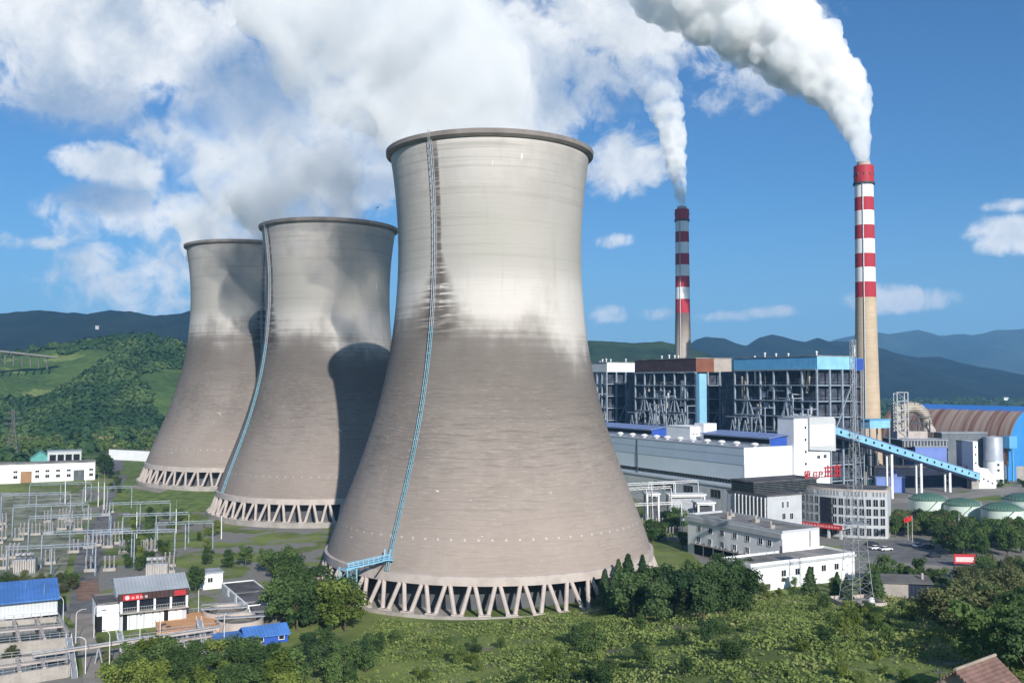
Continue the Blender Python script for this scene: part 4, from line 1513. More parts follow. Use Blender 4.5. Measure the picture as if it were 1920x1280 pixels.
# pipe rack in the shade behind the office
pk_ = at(1566, 715, 486)
pk = thing('pipe_rack', 'dark steel pipe rack crowded with pipes behind the office roof letters', 'pipe rack', (pk_.x, pk_.y, 0), R(10))
r_ = random.Random(3)
for k in range(6):
    b = B()
    for y in (0, 7):
        b.beam((k * 4.2, y, 0), (k * 4.2, y, 27), .5)
    for z in (7, 14, 20, 26):
        b.beam((k * 4.2, 0, z), (k * 4.2, 7, z), .4)
    b.obj('rack_frame', 'dark_steel', pk)
for k in range(26):
    z = r_.choice([7, 14, 20, 26]) + .5
    y = r_.uniform(-.3, 6)
    b = B()
    x0 = r_.uniform(-1, 10)
    b.tube((x0, y, z), (x0 + r_.uniform(6, 14), y, z), r_.uniform(.2, .55), seg=8)
    b.obj('pipe', r_.choice(['grey_steel', 'pipe_white', 'dark_steel', 'duct', 'grey_steel']), pk)
for k in range(9):
    x = r_.uniform(0, 21)
    B().tube((x, -.8, 0), (x, -.8, r_.uniform(8, 26)), r_.uniform(.2, .5), seg=8).obj('pipe', r_.choice(['pipe_white', 'duct', 'grey_steel']), pk)
b = B()
b.box(0, 22, 8, 20, 0, 24)
b.obj('equipment_casing', 'innards', pk)

# green-roofed storage tanks
TK = 'pale green oil tanks'
for i, (px, pt, rpx, Y, lab) in enumerate(((1736, 930, 33, 400, 'pale green tank with dark green roof, first of the three counting from the conveyor legs'),
                                           (1799, 940, 33, 392, 'pale green tank with dark green roof, middle one of the three in line'),
                                           (1874, 949, 36, 378, 'pale green tank with dark green roof, end one of the three below the transfer house'),
                                           (1925, 932, 46, 425, 'wide green-roofed tank standing behind the three pale tanks'))):
    p = at(px, 715, Y)
    p.z = 0
    k_ = Y / FPX
    r = rpx * k_
    t = thing('storage_tank', lab, 'tank', p, 0, TK)
    zt_ = z_for(p - Vector((0, r, 0)), pt + 8)
    B().lathe([(r, 0), (r, zt_)], 48).obj('drum', 'tank_green', t, smooth=True)
    B().lathe([(r + .25, zt_ - .3), (r + .25, zt_ + .05), (r * .6, zt_ + 1.7), (0.05, zt_ + 2.5)], 48).obj('roof', 'tank_roof', t, smooth=True)
    b = B()
    for q in range(40):
        a = 2 * math.pi * q / 40
        b.beam((r * math.cos(a), r * math.sin(a), zt_), (r * math.cos(a), r * math.sin(a), zt_ + 1.1), .08)
    b.obj('roof_railing', 'grey_steel', t)
    b = B()
    for q in range(12):
        a0, a1_ = R(215 + q * 5), R(220 + q * 5)
        b.beam(((r + .5) * math.cos(a0), (r + .5) * math.sin(a0), zt_ * q / 12), ((r + .5) * math.cos(a1_), (r + .5) * math.sin(a1_), zt_ * (q + 1) / 12), .8, .15)
    b.obj('spiral_stair', 'grey_steel', t)

# ---------------------------------------------------------------- office with its curved front
oc = at(1436, 715, 350)
oc.z = 0
of = plant('office_building', 'grey office block with a curved windowed front and red letters along its roof', 'office', oc)
zo = z_for(oc, 931)
lv = reach(oc + Vector((0, 0, zo)), V, 1378)
b = B()
b.prism([(0, 0), (17, 0), (17, 11), (33, 11), (33, lv + 4), (0, lv + 4)], 0, zo)
b.obj('wall', 'grey_wall', of)
B().box(-.12, .02, .3, lv, 0.5, zo - .6).obj('glazed_front', 'louvre', of)
for k in range(9):
    B().box(-.5, -.12, .6 + k * lv / 8.6, 1.0 + k * lv / 8.6, 0, zo - .4).obj('pilaster', 'pipe_white', of)
b = B()
b.prism([(-.4, -.3), (17.3, -.3), (17.3, 10.7), (33.4, 10.7), (33.4, lv + 4.3), (-.4, lv + 4.3)], zo, zo + .4)
b.obj('roof', 'roof_dark', of)
zu = zo + 4.2
b = B()
b.box(1.0, 33, 8.0, lv + 3, zo + .4, zu, 0)
for k in range(6):
    b.box(.7, 33.2, 7.7, 8.0, zo + .6 + k * .65, zo + .82 + k * .65, 1)
    b.box(.7, 1.0, 8.0, lv + 3, zo + .6 + k * .65, zo + .82 + k * .65, 1)
b.obj('louvred_top_storey', ['dark_in', 'louvre'], of)
B().box(.4, 33.6, 7.4, lv + 3.3, zu, zu + .5).obj('roof', 'roof_dark', of)
for (a, z) in ((7.0, zo - 4.4), (9.4, zo - 4.4), (7.2, zo - 8.6), (11, zo - 8.8), (7.2, zo - 12.2), (11, zo - 12.2)):
    window(of, 'y', a, z, 1.6 if z < zo - 5 else 1.0, 2.2, -.02, mull=1)
# curved front: a convex wall whose storeys are lined with windows, its end returning square
Rm = Matrix.Rotation(ANG, 4, 'Z')
cw_c = at(1610, 715, 380)
loc_ = Rm.inverted() @ Vector((cw_c.x - oc.x, cw_c.y - oc.y, 0))
dc = Vector((loc_.x, loc_.y, 0))
rd_ = 26.0
zd_ = zo + 1.6
cam_az = math.degrees(math.atan2(-cw_c.y, -cw_c.x)) - math.degrees(ANG)
arcp = [(rd_ * math.cos(R(cam_az - 63 + k * 2)), rd_ * math.sin(R(cam_az - 63 + k * 2))) for k in range(43)]
rt_dir = Vector((-math.cos(R(cam_az - 6)), -math.sin(R(cam_az - 6))))
back = [(arcp[-1][0] + rt_dir.x * 15, arcp[-1][1] + rt_dir.y * 15), (arcp[0][0] + rt_dir.x * 6, arcp[0][1] + rt_dir.y * 6)]
b = B()
b.prism(arcp + back, 0, zd_ - .6)
b.obj('curved_front', 'grey_wall', of, dc)
def inset(pl, k):
    g = Vector((sum(p[0] for p in pl) / len(pl), sum(p[1] for p in pl) / len(pl)))
    return [tuple(g + (Vector(p) - g) * k) for p in pl]
b = B()
b.prism(inset(arcp + back, 1.012), zd_ - .6, zd_ + .35)
b.obj('curved_coping', 'conc_pale', of, dc)
b = B()
b.prism(inset(arcp + back, .955), zd_ + .35, zd_ + .42)
b.obj('roof', 'roof_dark', of, dc)
cw = {}
def cwin(h, wdt, small=False):
    k = (h, wdt)
    if k not in cw:
        b = B()
        b.box(-wdt / 2, wdt / 2, -.08, .05, 0, h, 1)
        for x in (-wdt / 2, wdt / 2):
            b.box(x - .07, x + .07, -.16, .05, 0, h, 0)
        b.box(-.05, .05, -.12, .05, 0, h, 0)
        cw[k] = b.mesh('window', ['grey_wall', 'glass'])
    return cw[k]
stor = [(1.0, 2.7), (4.9, 2.5), (8.3, 2.5), (11.7, 2.5)]
for q in range(15):
    da = -58 + q * 5.35
    if -33 < da < -22:
        continue
    a = R(cam_az + da)
    for z, h in stor:
        o = link('window', cwin(h, 1.75), of, (dc.x + (rd_ + .02) * math.cos(a), dc.y + (rd_ + .02) * math.sin(a), z), a + math.pi / 2)
for q in range(28):
    da = -56 + q * 2.75
    a = R(cam_az + da)
    if q % 8 == 7:
        continue
    link('window', cwin(1.6, .55), of, (dc.x + (rd_ + .02) * math.cos(a), dc.y + (rd_ + .02) * math.sin(a), 15.3), a + math.pi / 2)
a = R(cam_az - 27.5)
b = B()
b.box(-2.6, 2.6, -.12, .1, .4, 14.2)
b.obj('tall_glazed_bay', 'glass', of, (dc.x + (rd_ - .05) * math.cos(a), dc.y + (rd_ - .05) * math.sin(a), 0)).rotation_euler = (0, 0, a + math.pi / 2)
a = R(cam_az - 25)
cx_, cy_ = dc.x + (rd_ + 3) * math.cos(a), dc.y + (rd_ + 3) * math.sin(a)
b = B()
b.box(-8, 8, -3, 3.2, 3.6, 4.2)
for x in (-7, -2.3, 2.3, 7):
    b.box(x - .4, x + .4, -2.6, -1.8, 0, 3.6)
cn = b.obj('entrance_canopy', 'grey_wall', of, (cx_, cy_, 0))
cn.rotation_euler = (0, 0, a + math.pi / 2)
# red banner over the entrance with a pale line of blurred writing
wp = of.matrix_basis @ Vector((dc.x + (rd_ + 6.15) * math.cos(a), dc.y + (rd_ + 6.15) * math.sin(a), 4.0)) if False else None
bn_l = Vector((cx_, cy_, 0)) + Vector((math.cos(a), math.sin(a), 0)) * 3.3
bw = Rm @ bn_l + oc
bn = thing('banner', 'long red cloth banner with pale writing across the office entrance canopy', 'banner', (bw.x, bw.y, 3.5), ANG + a + math.pi / 2)
B().box(-8, 8, -.06, .0, 0, 1.7).obj('cloth', 'red_cloth', bn)
def glyph(b, x, z, h, r, mi=0, th=.03, y=-.09):
    """a square character too small to read: a few crossing strokes"""
    s = h * .11
    for q in range(r.randint(2, 3)):
        zz = z + h * (q + .3) / 3
        b.box(x + h * .05, x + h * .9, y - th, y, zz, zz + s, mi)
    for q in range(r.randint(1, 3)):
        xx = x + h * (.15 + .3 * q)
        b.box(xx, xx + s, y - th - .002, y - .002, z + h * r.uniform(0, .2), z + h * r.uniform(.75, 1), mi)
r_ = random.Random(11)
b = B()
for k in range(13):
    glyph(b, -7.4 + k * 1.12, .4, .92, r_)
b.obj('lettering', 'pink_print', bn)

# red roof letters
def world_of(root, v):
    return Matrix.Translation(root.location) @ Matrix.Rotation(root.rotation_euler.z, 4, 'Z') @ Vector(v)
lp0 = world_of(of, (0, 7.6, zu + .5))
ls = reach(Vector(lp0), U, 1509)
lt = thing('roof_sign', 'row of red metal letters standing on the dark office roof, emblem first', 'sign', world_of(of, (ls, 7.6, zu + .5)), ANG)
hL = 2.6
lx = reach(Vector(lt.location), U, 1524)
def letter(b, kind, x, h, s):
    y0, y1 = -.15, .12
    bx = lambda a0, a1, c0, c1: b.box(x + a0 * h, x + a1 * h, y0, y1, c0 * h, c1 * h)
    if kind == 'emblem':
        b.box(x, x + h, y0, y1, 0, h * .18)
        b.box(x, x + h, y0, y1, h * .9, h * 1.08)
        b.box(x, x + h * .16, y0, y1, h * .18, h * .9)
        b.box(x + h * .84, x + h, y0, y1, h * .18, h * .9)
        b.box(x + h * .3, x + h * .7, y0, y1, h * .35, h * .72)
        b.box(x + h * .42, x + h * .58, y0 + .02, y1 - .02, h * .18, h * .9)
    elif kind == 'C':
        bx(0, .18, .12, .88); bx(.1, .8, 0, .16); bx(.1, .8, .84, 1); bx(.68, .82, .66, .86); bx(.68, .82, .14, .4); bx(.45, .82, .38, .5)
    elif kind == 'P':
        bx(0, .17, 0, 1); bx(.17, .7, .84, 1); bx(.17, .7, .42, .57); bx(.6, .78, .5, .92)
    else:
        bx(0, 1, .86, 1); bx(.05, .95, .48, .60); bx(0, 1, .0, .12); bx(.42, .57, .0, 1.15); bx(.1, .22, .12, .86); bx(.78, .9, .12, .86)
b = B(); letter(b, 'emblem', 0, hL, 1); b.obj('letter', 'red', lt)
x_ = hL * 1.75
for kd, hh in (('C', hL * .92), ('P', hL * .92), ('han', hL * 1.5), ('han', hL * 1.6)):
    b = B(); letter(b, kd, x_, hh, 1)
    b.obj('letter', 'red', lt)
    x_ += hh * 1.22
b = B()
b.box(-.3, x_, .12, .3, -.1, .12)
for k in range(12):
    b.beam((k * x_ / 12 + .2, .25, 0), (k * x_ / 12 + .2, 1.6, 0), .1)
    b.beam((k * x_ / 12 + .2, .2, 2.2), (k * x_ / 12 + .2, 1.6, 0), .1)
b.obj('letter_frame', 'dark_steel', lt)

# two-storey annex and low flat-roofed store before it
Ac = ground(1467, 1080, 0)
Al = ground(1290, 1035, 0)
Ac = Al - V * reach(Al, -V, 1467)
Ac = Al + (-V) * reach(Al + Vector((0, 0, 12.5)), -V, 1467)
Ac.z = 0
an = plant('annex_building', 'white two-storey annex with dark square windows, dark garage bays and grey felt roof', 'building', Ac)
za = z_for(Ac, 1000)
la = (Al - Ac).length
wa_ = reach(Ac + Vector((0, 0, za)), U, 1536)
B().box(0, wa_, 0, la, 0, za).obj('wall', 'white', an)
parapet_roof(an, 0, wa_, 0, la, za, .8, .35, 'grey_wall', 'roof_grey')
B().box(-.55, .0, -.02, la, za - 1.6, za - .02).obj('eaves_band', 'grey_wall', an)
for px in (1311, 1332, 1354, 1378, 1402, 1426, 1443):
    q = reach(Ac + Vector((0, 0, 9)), V, px)
    window(an, 'x', q - .9, za - 4.4, 1.8, 1.7, -.02, mull=1)
for px in (1310, 1331, 1354, 1377, 1401):
    q = reach(Ac + Vector((0, 0, 6)), V, px)
    window(an, 'x', q - .9, za - 8.2, 1.8, 1.9, -.02, mull=1, glass='louvre')
for px in (1422, 1431, 1443):
    q = reach(Ac + Vector((0, 0, 5)), V, px)
    window(an, 'x', q - .3, za - 8.0, .7, .9, -.02, mull=0)
q0 = reach(Ac + Vector((0, 0, 3)), V, 1302)
nb = 6
for k in range(nb):
    y1 = q0 - k * 4.9
    B().box(-.08, .02, y1 - 4.3, y1, 0.1, 3.5).obj('garage_bay', 'dark_in', an)
B().box(-1.4, .0, q0 - nb * 4.9, q0 + .4, 3.6, 3.85).obj('garage_canopy', 'conc', an)
b = B()
r_ = random.Random(21)
for k in range(10):
    y = q0 - 1 - k * 2.7 + r_.uniform(-.6, .6)
    b.box(-.8, -.3, y, y + .8, 3.86, 4.5)
b.obj('air_conditioner_row', 'grey_steel', an)
for (x, y) in ((3, 8), (8, 20), (5, 30), (10, 34)):
    b = B()
    b.box(x, x + 1.8, y, y + 1.8, za + .1, za + 1.2)
    b.tube((x + .9, y + .9, za + 1.2), (x + .9, y + .9, za + 2.4), .3, seg=8)
    b.obj('roof_vent', 'conc', an)
B().box(wa_ - 4.2, wa_ - 3.9, -.4, -.02, 0, za).obj('downpipe', 'conc', an)

Bc = at(1404, 715, 264)
Bc.z = 0
st = plant('storehouse', 'long low white storehouse with dark flat roof and small windows above the scrub', 'building', Bc)
zs_ = z_for(Bc, 1062)
wb = reach(Bc + Vector((0, 0, zs_)), U, 1602)
db = 12.0
B().box(0, wb, 0, db, 0, zs_).obj('wall', 'white', st)
B().box(-.1, .02, .2, db, 0, zs_ - .4).obj('end_wall', 'conc_pale', st)
parapet_roof(st, 0, wb, 0, db, zs_, .7, .3, 'white', 'roof_grey')
B().box(-.4, wb + .4, -.45, .0, zs_ - .6, zs_ - .05).obj('eaves_band', 'grey_wall', st)
for px in (1417, 1469, 1495, 1521, 1544, 1568):
    q = reach(Bc + Vector((0, 0, zs_ * .5)), U, px)
    window(st, 'y', q - .8, zs_ - 3.7, 1.7, 1.7, -.02, mull=1)
B().tube((wb * .55, db - 1, zs_), (wb * .55, db - 1, zs_ + 2.2), .35, seg=10).obj('roof_vent', 'dark_steel', st)

# cars, flags, hoarding
def car(name, label, px, py, rz, paint, group):
    p = ground(px, py, 0)
    t = thing(name, label, 'car', (p.x, p.y, 0.05), rz, group)
    b = B()
    prof = [(-2.2, .35), (-2.25, .8), (-2.0, .95), (-1.5, 1.0), (1.1, .98), (2.05, .82), (2.25, .6), (2.2, .35)]
    b.xprism(prof, -.88, .88, 'y')
    b.obj('body', paint, t)
    b = B()
    b.add([(-1.75, -.8, .98), (1.05, -.8, .98), (1.05, .8, .98), (-1.75, .8, .98), (-1.25, -.62, 1.46), (.25, -.62, 1.46), (.25, .62, 1.46), (-1.25, .62, 1.46)],
          [(0, 1, 5, 4), (1, 2, 6, 5), (2, 3, 7, 6), (3, 0, 4, 7)])
    b.obj('windows', 'glass', t).name = 'windscreen_band'
    B().box(-1.3, .3, -.64, .64, 1.44, 1.5).obj('roof', paint, t)
    for x in (-1.4, 1.4):
        for y in (-.84, .84):
            B().tube((x, y - .1, .32), (x, y + .1, .32), .33, seg=14).obj('wheel', 'tyre', t)
    for y in (-.6, .6):
        B().box(2.16, 2.27, y - .2, y + .2, .62, .76).obj('headlight', 'pipe_white', t)
    return t


CG = 'cars parked before the office'
car('parked_car', 'white car parked beside another white car just outside the office corner', 1643, 1030, R(12), 'car_white', CG)
car('parked_car', 'white car at the end of the pair by the office, its side toward the trees', 1661, 1032, R(16), 'car_white', CG)
car('parked_car', 'dark car tucked at the office wall behind the two white cars', 1636, 1022, R(10), 'car_dark', CG)
car('parked_car', 'lone white car at the dark tree edge by the flagpoles', 1722, 1025, R(35), 'car_white', CG)
car('parked_car', 'dark car standing in tree shade next to the lone white car', 1741, 1028, R(30), 'car_dark', CG)
car('parked_car', 'dark car out in the open of the car park by the kerb', 1752, 1044, R(10), 'car_dark', CG)
for i, (px, lab) in enumerate(((1703, 'slim flagpole with a furled red flag, of the pair the one by the cars'), (1711, 'slim flagpole with a spread red flag at the tree edge'))):
    p = ground(px, 1022, 0)
    t = thing('flagpole', lab, 'flagpole', p, 0, 'flagpoles at the car park')
    B().tube((0, 0, 0), (0, 0, 10.5), .09, .06, seg=8).obj('pole', 'pipe_white', t)
    fb_ = B()
    n = 8
    vs = []
    for j in range(n + 1):
        x = -j / n * (2.9 if i else 1.3)
        for z in (0, 1):
            vs.append((x, .18 * math.sin(j * 1.3), 8.7 - .12 * j + z * 1.6))
    fb_.add(vs, [(2 * j, 2 * j + 1, 2 * j + 3, 2 * j + 2) for j in range(n)])
    o = fb_.obj('flag', 'red_cloth', t)
    sm = o.modifiers.new('cloth_thickness', 'SOLIDIFY')
    sm.thickness = .03
p = ground(1809, 1062, 0)
hd = thing('hoarding', 'red roadside hoarding with a pale printed panel under the big trees', 'billboard', p, R(-6))
B().box(-3.2, 3.2, 0, .15, .9, 3.9).obj('panel', 'red', hd)
B().box(-2.7, 2.7, -.05, -.01, 1.5, 3.0).obj('printed_panel', 'pink_print', hd)
for x in (-2.6, 2.6):
    B().box(x - .1, x + .1, .15, .35, 0, 3.8).obj('leg', 'dark_steel', hd)

# lattice mast on its walled platform
mp = ground(1606, 1132)
mz = mp.z
plat = thing('mast_platform', 'rough concrete platform with low parapet carrying the lattice mast above the scrub', 'platform', (mp.x, mp.y, mz - 3), R(12))
b = B()
b.box(-5.4, 5.4, -5, 5, 0, 3.4)
b.obj('slab', 'conc', plat)
b = B()
for (x0, x1, y0, y1) in ((-5.4, 5.4, -5, -4.7), (-5.4, 5.4, 4.7, 5), (-5.4, -5.1, -4.7, 4.7), (5.1, 5.4, -4.7, 4.7)):
    b.box(x0, x1, y0, y1, 3.41, 4.2)
b.obj('parapet', 'conc_pale', plat)
for (x, y, r) in ((2.6, -2.5, .8), (3.6, -1.0, .6)):
    B().lathe([(r, 3.4), (r, 4.6), (.05, 4.8)], 14).obj('drum', 'pipe_white', plat, (x, y, 0))
ms = thing('lattice_mast', 'tall slender grey lattice mast rising from the scrub in front of the office and chimney', 'mast', (mp.x, mp.y, mz + .4), R(12))
mtop = z_for(mp, 640) - mz
def mw(z):
    return 3.2 - 2.65 * min(1, (z / mtop) / .72) ** .7
for sx in (-1, 1):
    for sy in (-1, 1):
        b = B()
        lv_ = np.linspace(0, mtop, 26)
        for z0, z1 in zip(lv_[:-1], lv_[1:]):
            b.beam((sx * mw(z0), sy * mw(z0), z0), (sx * mw(z1), sy * mw(z1), z1), .11)
        b.obj('leg', 'grey_steel', ms)
for f in range(4):
    b = B()
    rot = Matrix.Rotation(f * math.pi / 2, 3, 'Z')
    for k, (z0, z1) in enumerate(zip(lv_[:-1], lv_[1:])):
        w0, w1 = mw(z0), mw(z1)
        b.beam(rot @ Vector((-w0, -w0, z0)), rot @ Vector((w1, -w1, z1)), .045)
        b.beam(rot @ Vector((w0, -w0, z0)), rot @ Vector((-w1, -w1, z1)), .045)
        b.beam(rot @ Vector((-w1, -w1, z1)), rot @ Vector((w1, -w1, z1)), .045)
    b.obj('lattice_bracing', 'grey_steel', ms)
for z in (mtop * .3, mtop * .62):
    wz = mw(z) + .7
    b = B()
    b.box(-wz, wz, -wz, wz, z, z + .08)
    for q in (-wz, wz):
        b.box(q - .03, q + .03, -wz, wz, z + 1, z + 1.06)
        b.box(-wz, wz, q - .03, q + .03, z + 1, z + 1.06)
    b.obj('rest_platform', 'grey_steel', ms)

# substation at the foot of the turbine hall
def gantry(name, label, p, L, H, rz, group, mt='pipe_white'):
    t = thing(name, label, 'gantry', p, rz, group)
    n = max(2, int(L / 9) + 1)
    for i in range(n):
        x = L * i / (n - 1)
        b = B()
        b.beam((x, -1.1, 0), (x, 0, H), .26)
        b.beam((x, 1.1, 0), (x, 0, H), .26)
        b.obj('post', mt, t)
    b = B()
    for s in (-.35, .35):
        b.beam((0, s, H), (L, s, H), .11)
        b.beam((0, s, H + .8), (L, s, H + .8), .11)
    for k in range(int(L / 1.2)):
        x0, x1 = k * 1.2, min(L, k * 1.2 + 1.2)
        for s in (-.35, .35):
            b.beam((x0, s, H if k % 2 else H + .8), (x1, s, H + .8 if k % 2 else H), .06)
    b.obj('lattice_beam', mt, t)
    for k in range(3):
        b = B()
        x = L * (k + .5) / 3
        prev = Vector((x, 0, H))
        for j in range(1, 9):
            f = j / 8
            q = Vector((x, 27 * f, H - 10 * f * (1 - f) * 1.0 - 1.5 * f))
            b.tube(prev, q, .05, seg=4)
            prev = q
        for j in range(6):
            b.tube((x, 0, H - j * .25), (x, 0, H - j * .25 - .16), .16, .1, seg=8)
        b.obj('conductor', 'dark_steel', t)
    return t


def breaker(label, p, rz, group):
    t = thing('circuit_breaker', label, 'switchgear', p, rz, group)
    B().box(-1.8, 1.8, -.5, .5, 0, .9).obj('plinth', 'conc', t)
    for x in (-1.3, 0, 1.3):
        b = B()
        b.tube((x, 0, .9), (x, 0, 2.0), .22, seg=8, mi=1)
        for k in range(7):
            b.tube((x, 0, 2.0 + k * .3), (x, 0, 2.18 + k * .3), .3, .2, seg=10, mi=0)
        b.tube((x, 0, 4.1), (x, 0, 4.6), .26, seg=8, mi=1)
        b.obj('insulator_column', ['insul', 'grey_steel'], t)
    return t


SG = 'substation gantries by the turbine hall'
for i, (px, Y, L, H, lab) in enumerate(((1164, 378, 22, 15, 'white substation gantry nearest the cooling tower, before the turbine hall'), (1176, 396, 22, 15, 'white substation gantry in the second row, before the turbine hall'),
                                        (1188, 362, 20, 11, 'lower white substation gantry behind the bushy tree by the annex'), (1215, 410, 24, 14, 'white substation gantry close under the turbine hall windows'))):
    p = at(px, 715, Y)
    gantry('gantry', lab, (p.x, p.y, 0), L, H, R(20), SG)
g0 = None
for i in range(9):
    px, Y = 1178 + (i % 5) * 19, 352 + (i // 5) * 24
    p = at(px, 715, Y)
    if i == 0:
        g0 = breaker('grey three-pole circuit breaker on a plinth among the white gantries', (p.x, p.y, 0), R(20), 'circuit breakers by the turbine hall')
    else:
        dup(g0, (p.x, p.y, 0))
for i, (px, Y, px1, top, lab) in enumerate(((1211, 402, 1237, 927, 'small white flat roofed canopy among substation gantries'), (1254, 398, 1323, 929, 'long white curved canopy roof beside the turbine hall wall'),
                                            (1306, 345, 1340, 944, 'white low hut roof just behind the annex'))):
    t, wd, z0_, z1_ = simple_block('canopy', lab, 'canopy', px, Y, px1, top, top + 3, 6, 'pipe_white', 'pipe_white', rot=R(6), legs=True, legm='pipe_white')
    B().box(1, wd - 1, 1, 5, 0, z0_ - .6).obj('cabinet', 'dark_steel' if i != 1 else 'grey_steel', t)

# ---------------------------------------------------------------- works at the foot of the hill and water treatment plant
def uplace(px, py, z=None):
    return ground(px, py) if z is None else ground(px, py, z)


# white workshop in the far row
wr = ground(178, 899)
ws_len = 70.0
wo_ = wr - U.normalized() * ws_len
rot_w = ANG * .85
Uw = Vector((math.cos(rot_w), math.sin(rot_w), 0))
wo_ = wr - Uw * ws_len
zw0 = wr.z - .3
ws = thing('workshop', 'long white workshop with small windows, brown door and grey gateway below the hill', 'workshop', (wo_.x, wo_.y, zw0), rot_w)
hw = z_for(wr, 866) - zw0
B().box(0, ws_len, 0, 12, 0, hw).obj('wall', 'white', ws)
B().box(-.3, ws_len + .3, -.3, 12.3, hw, hw + .5).obj('roof', 'roof_grey', ws)
for px in (29, 70, 89, 109, 129, 171):
    a = ws_len - reach(wr + Vector((0, 0, 4)), -Uw, px)
    window(ws, 'y', a - 1, hw * .55, 1.9, 1.1, -.02, mull=1)
    window(ws, 'y', a - 1, hw * .24, 1.9, 1.6, -.02, mull=1)
a = ws_len - reach(wr + Vector((0, 0, 4)), -Uw, 49)
B().box(a - 2.6, a + 2.6, -.12, .02, 0, hw * .62).obj('brown_door', 'brown_door', ws)
a = ws_len - reach(wr + Vector((0, 0, 4)), -Uw, 148)
B().box(a - 2.6, a + 2.6, -.1, .02, 0, hw * .6).obj('gateway', 'louvre', ws)
# sheds behind it
p = ground(62, 868) + Vector((0, 30, 0))
p = at(60, 715, wr.y + 14); p.z = zw0
s1 = thing('teal_shed', 'teal gabled shed showing over the white workshop roof', 'shed', p, rot_w)
b = B()
zt_ = z_for(p, 852) - zw0
b.xprism([(0, 0), (10, 0), (10, zt_ * .8), (5, zt_ + 1.2), (0, zt_ * .8)], 0, 16, 'y')
b.obj('wall', 'teal', s1)
b = B()
b.xprism([(-.4, zt_ * .8 - .1), (5, zt_ + 1.25), (10.4, zt_ * .8 - .1), (10.4, zt_ * .8 + .15), (5, zt_ + 1.5), (-.4, zt_ * .8 + .15)], -.4, 16.4, 'y')
b.obj('roof', 'teal', s1)
p = at(92, 715, wr.y + 15); p.z = zw0
s2 = thing('grey_shed', 'pale grey shed with a row of dark openings behind the white workshop', 'shed', p, rot_w)
zt_ = z_for(p, 847) - zw0
B().box(0, 17, 0, 10, 0, zt_).obj('wall', 'grey_box', s2)
B().box(-.3, 17.3, -.3, 10.3, zt_, zt_ + .4).obj('roof', 'roof_metal', s2)
for k in range(4):
    B().box(1 + k * 4, 4.2 + k * 4, -.1, .02, zt_ - 5, zt_ - 1.6).obj('opening', 'dark_in', s2)
# white retaining wall by the far tower
wa0, wa1 = ground(204, 861), ground(296, 866)
rw = thing('retaining_wall', 'white painted retaining wall with dark coping behind the half hidden tower', 'wall', wa0, math.atan2((wa1 - wa0).y, (wa1 - wa0).x))
Lw = (wa1 - wa0).length
hr = z_for(wa0, 842) - wa0.z
b = B()
b.box(0, Lw, 0, .8, -1, hr)
b.obj('wall_face', 'white', rw)
B().box(-.1, Lw + .1, -.15, .95, hr, hr + .5).obj('coping', 'conc_dark', rw)

# pylon on the hill foot and viaduct on the hillside
def pylon(label, p, H, wb_):
    t = thing('pylon', label, 'pylon', p, R(20), 'pylons below the hill')
    lv = np.linspace(0, H, 14)
    ww = lambda z: wb_ * (1 - .82 * min(1, z / (H * .75))) / 2
    b = B()
    for z0, z1 in zip(lv[:-1], lv[1:]):
        for sx in (-1, 1):
            for sy in (-1, 1):
                b.beam((sx * ww(z0), sy * ww(z0), z0), (sx * ww(z1), sy * ww(z1), z1), .3)
        for f in range(4):
            rot = Matrix.Rotation(f * math.pi / 2, 3, 'Z')
            b.beam(rot @ Vector((-ww(z0), -ww(z0), z0)), rot @ Vector((ww(z1), -ww(z1), z1)), .17)
            b.beam(rot @ Vector((ww(z0), -ww(z0), z0)), rot @ Vector((-ww(z1), -ww(z1), z1)), .17)
    b.obj('lattice_tower', 'conc_dark', t)
    for z, L in ((H * .68, 7), (H * .8, 6), (H * .92, 5)):
        b = B()
        b.beam((-L, 0, z + .8), (L, 0, z + .8), .25)
        b.beam((-L, 0, z + .8), (0, 0, z - .4), .2)
        b.beam((L, 0, z + .8), (0, 0, z - .4), .2)
        b.obj('crossarm', 'conc_dark', t)
    return t


pp = at(24, 838, 690)
pylon('grey lattice pylon at the foot of the green hill above the white workshop', (pp.x, pp.y, min(pp.z, gh(pp.x, pp.y))), z_for(pp, 768) - gh(pp.x, pp.y), 8)
v0, v1 = at(-40, 655, 1010), at(104, 671, 1075)
vd = thing('viaduct', 'pale concrete road viaduct crossing the shoulder of the green hill', 'viaduct', (v0.x, v0.y, v0.z))
dv = v1 - v0
b = B()
b.beam((0, 0, 0), dv, 7, 1.2)
b.obj('deck', 'conc_dark', vd)
b = B()
for s in (-3.4, 3.4):
    b.beam(Vector((0, s, 1.2)), dv + Vector((0, s, 1.2)), .3, .6)
b.obj('parapet', 'conc', vd)
for k in range(1, 9):
    q = dv * (k / 9)
    B().beam(q + Vector((0, 0, -1)), q + Vector((0, 0, -13)), 1.2).obj('pier', 'conc_dark', vd)
hv = at(182, 613, 2440)
hh = thing('hill_house', 'tiny white house high on the dark wooded range', 'house', (hv.x, hv.y, hv.z - 6), R(25))
B().box(-4, 4, -3, 3, 0, 8).obj('wall', 'conc_pale', hh)
b = B(); b.xprism([(-3.4, 8), (3.4, 8), (0, 10)], -4.4, 4.4, 'x'); b.obj('roof', 'roof_metal', hh)

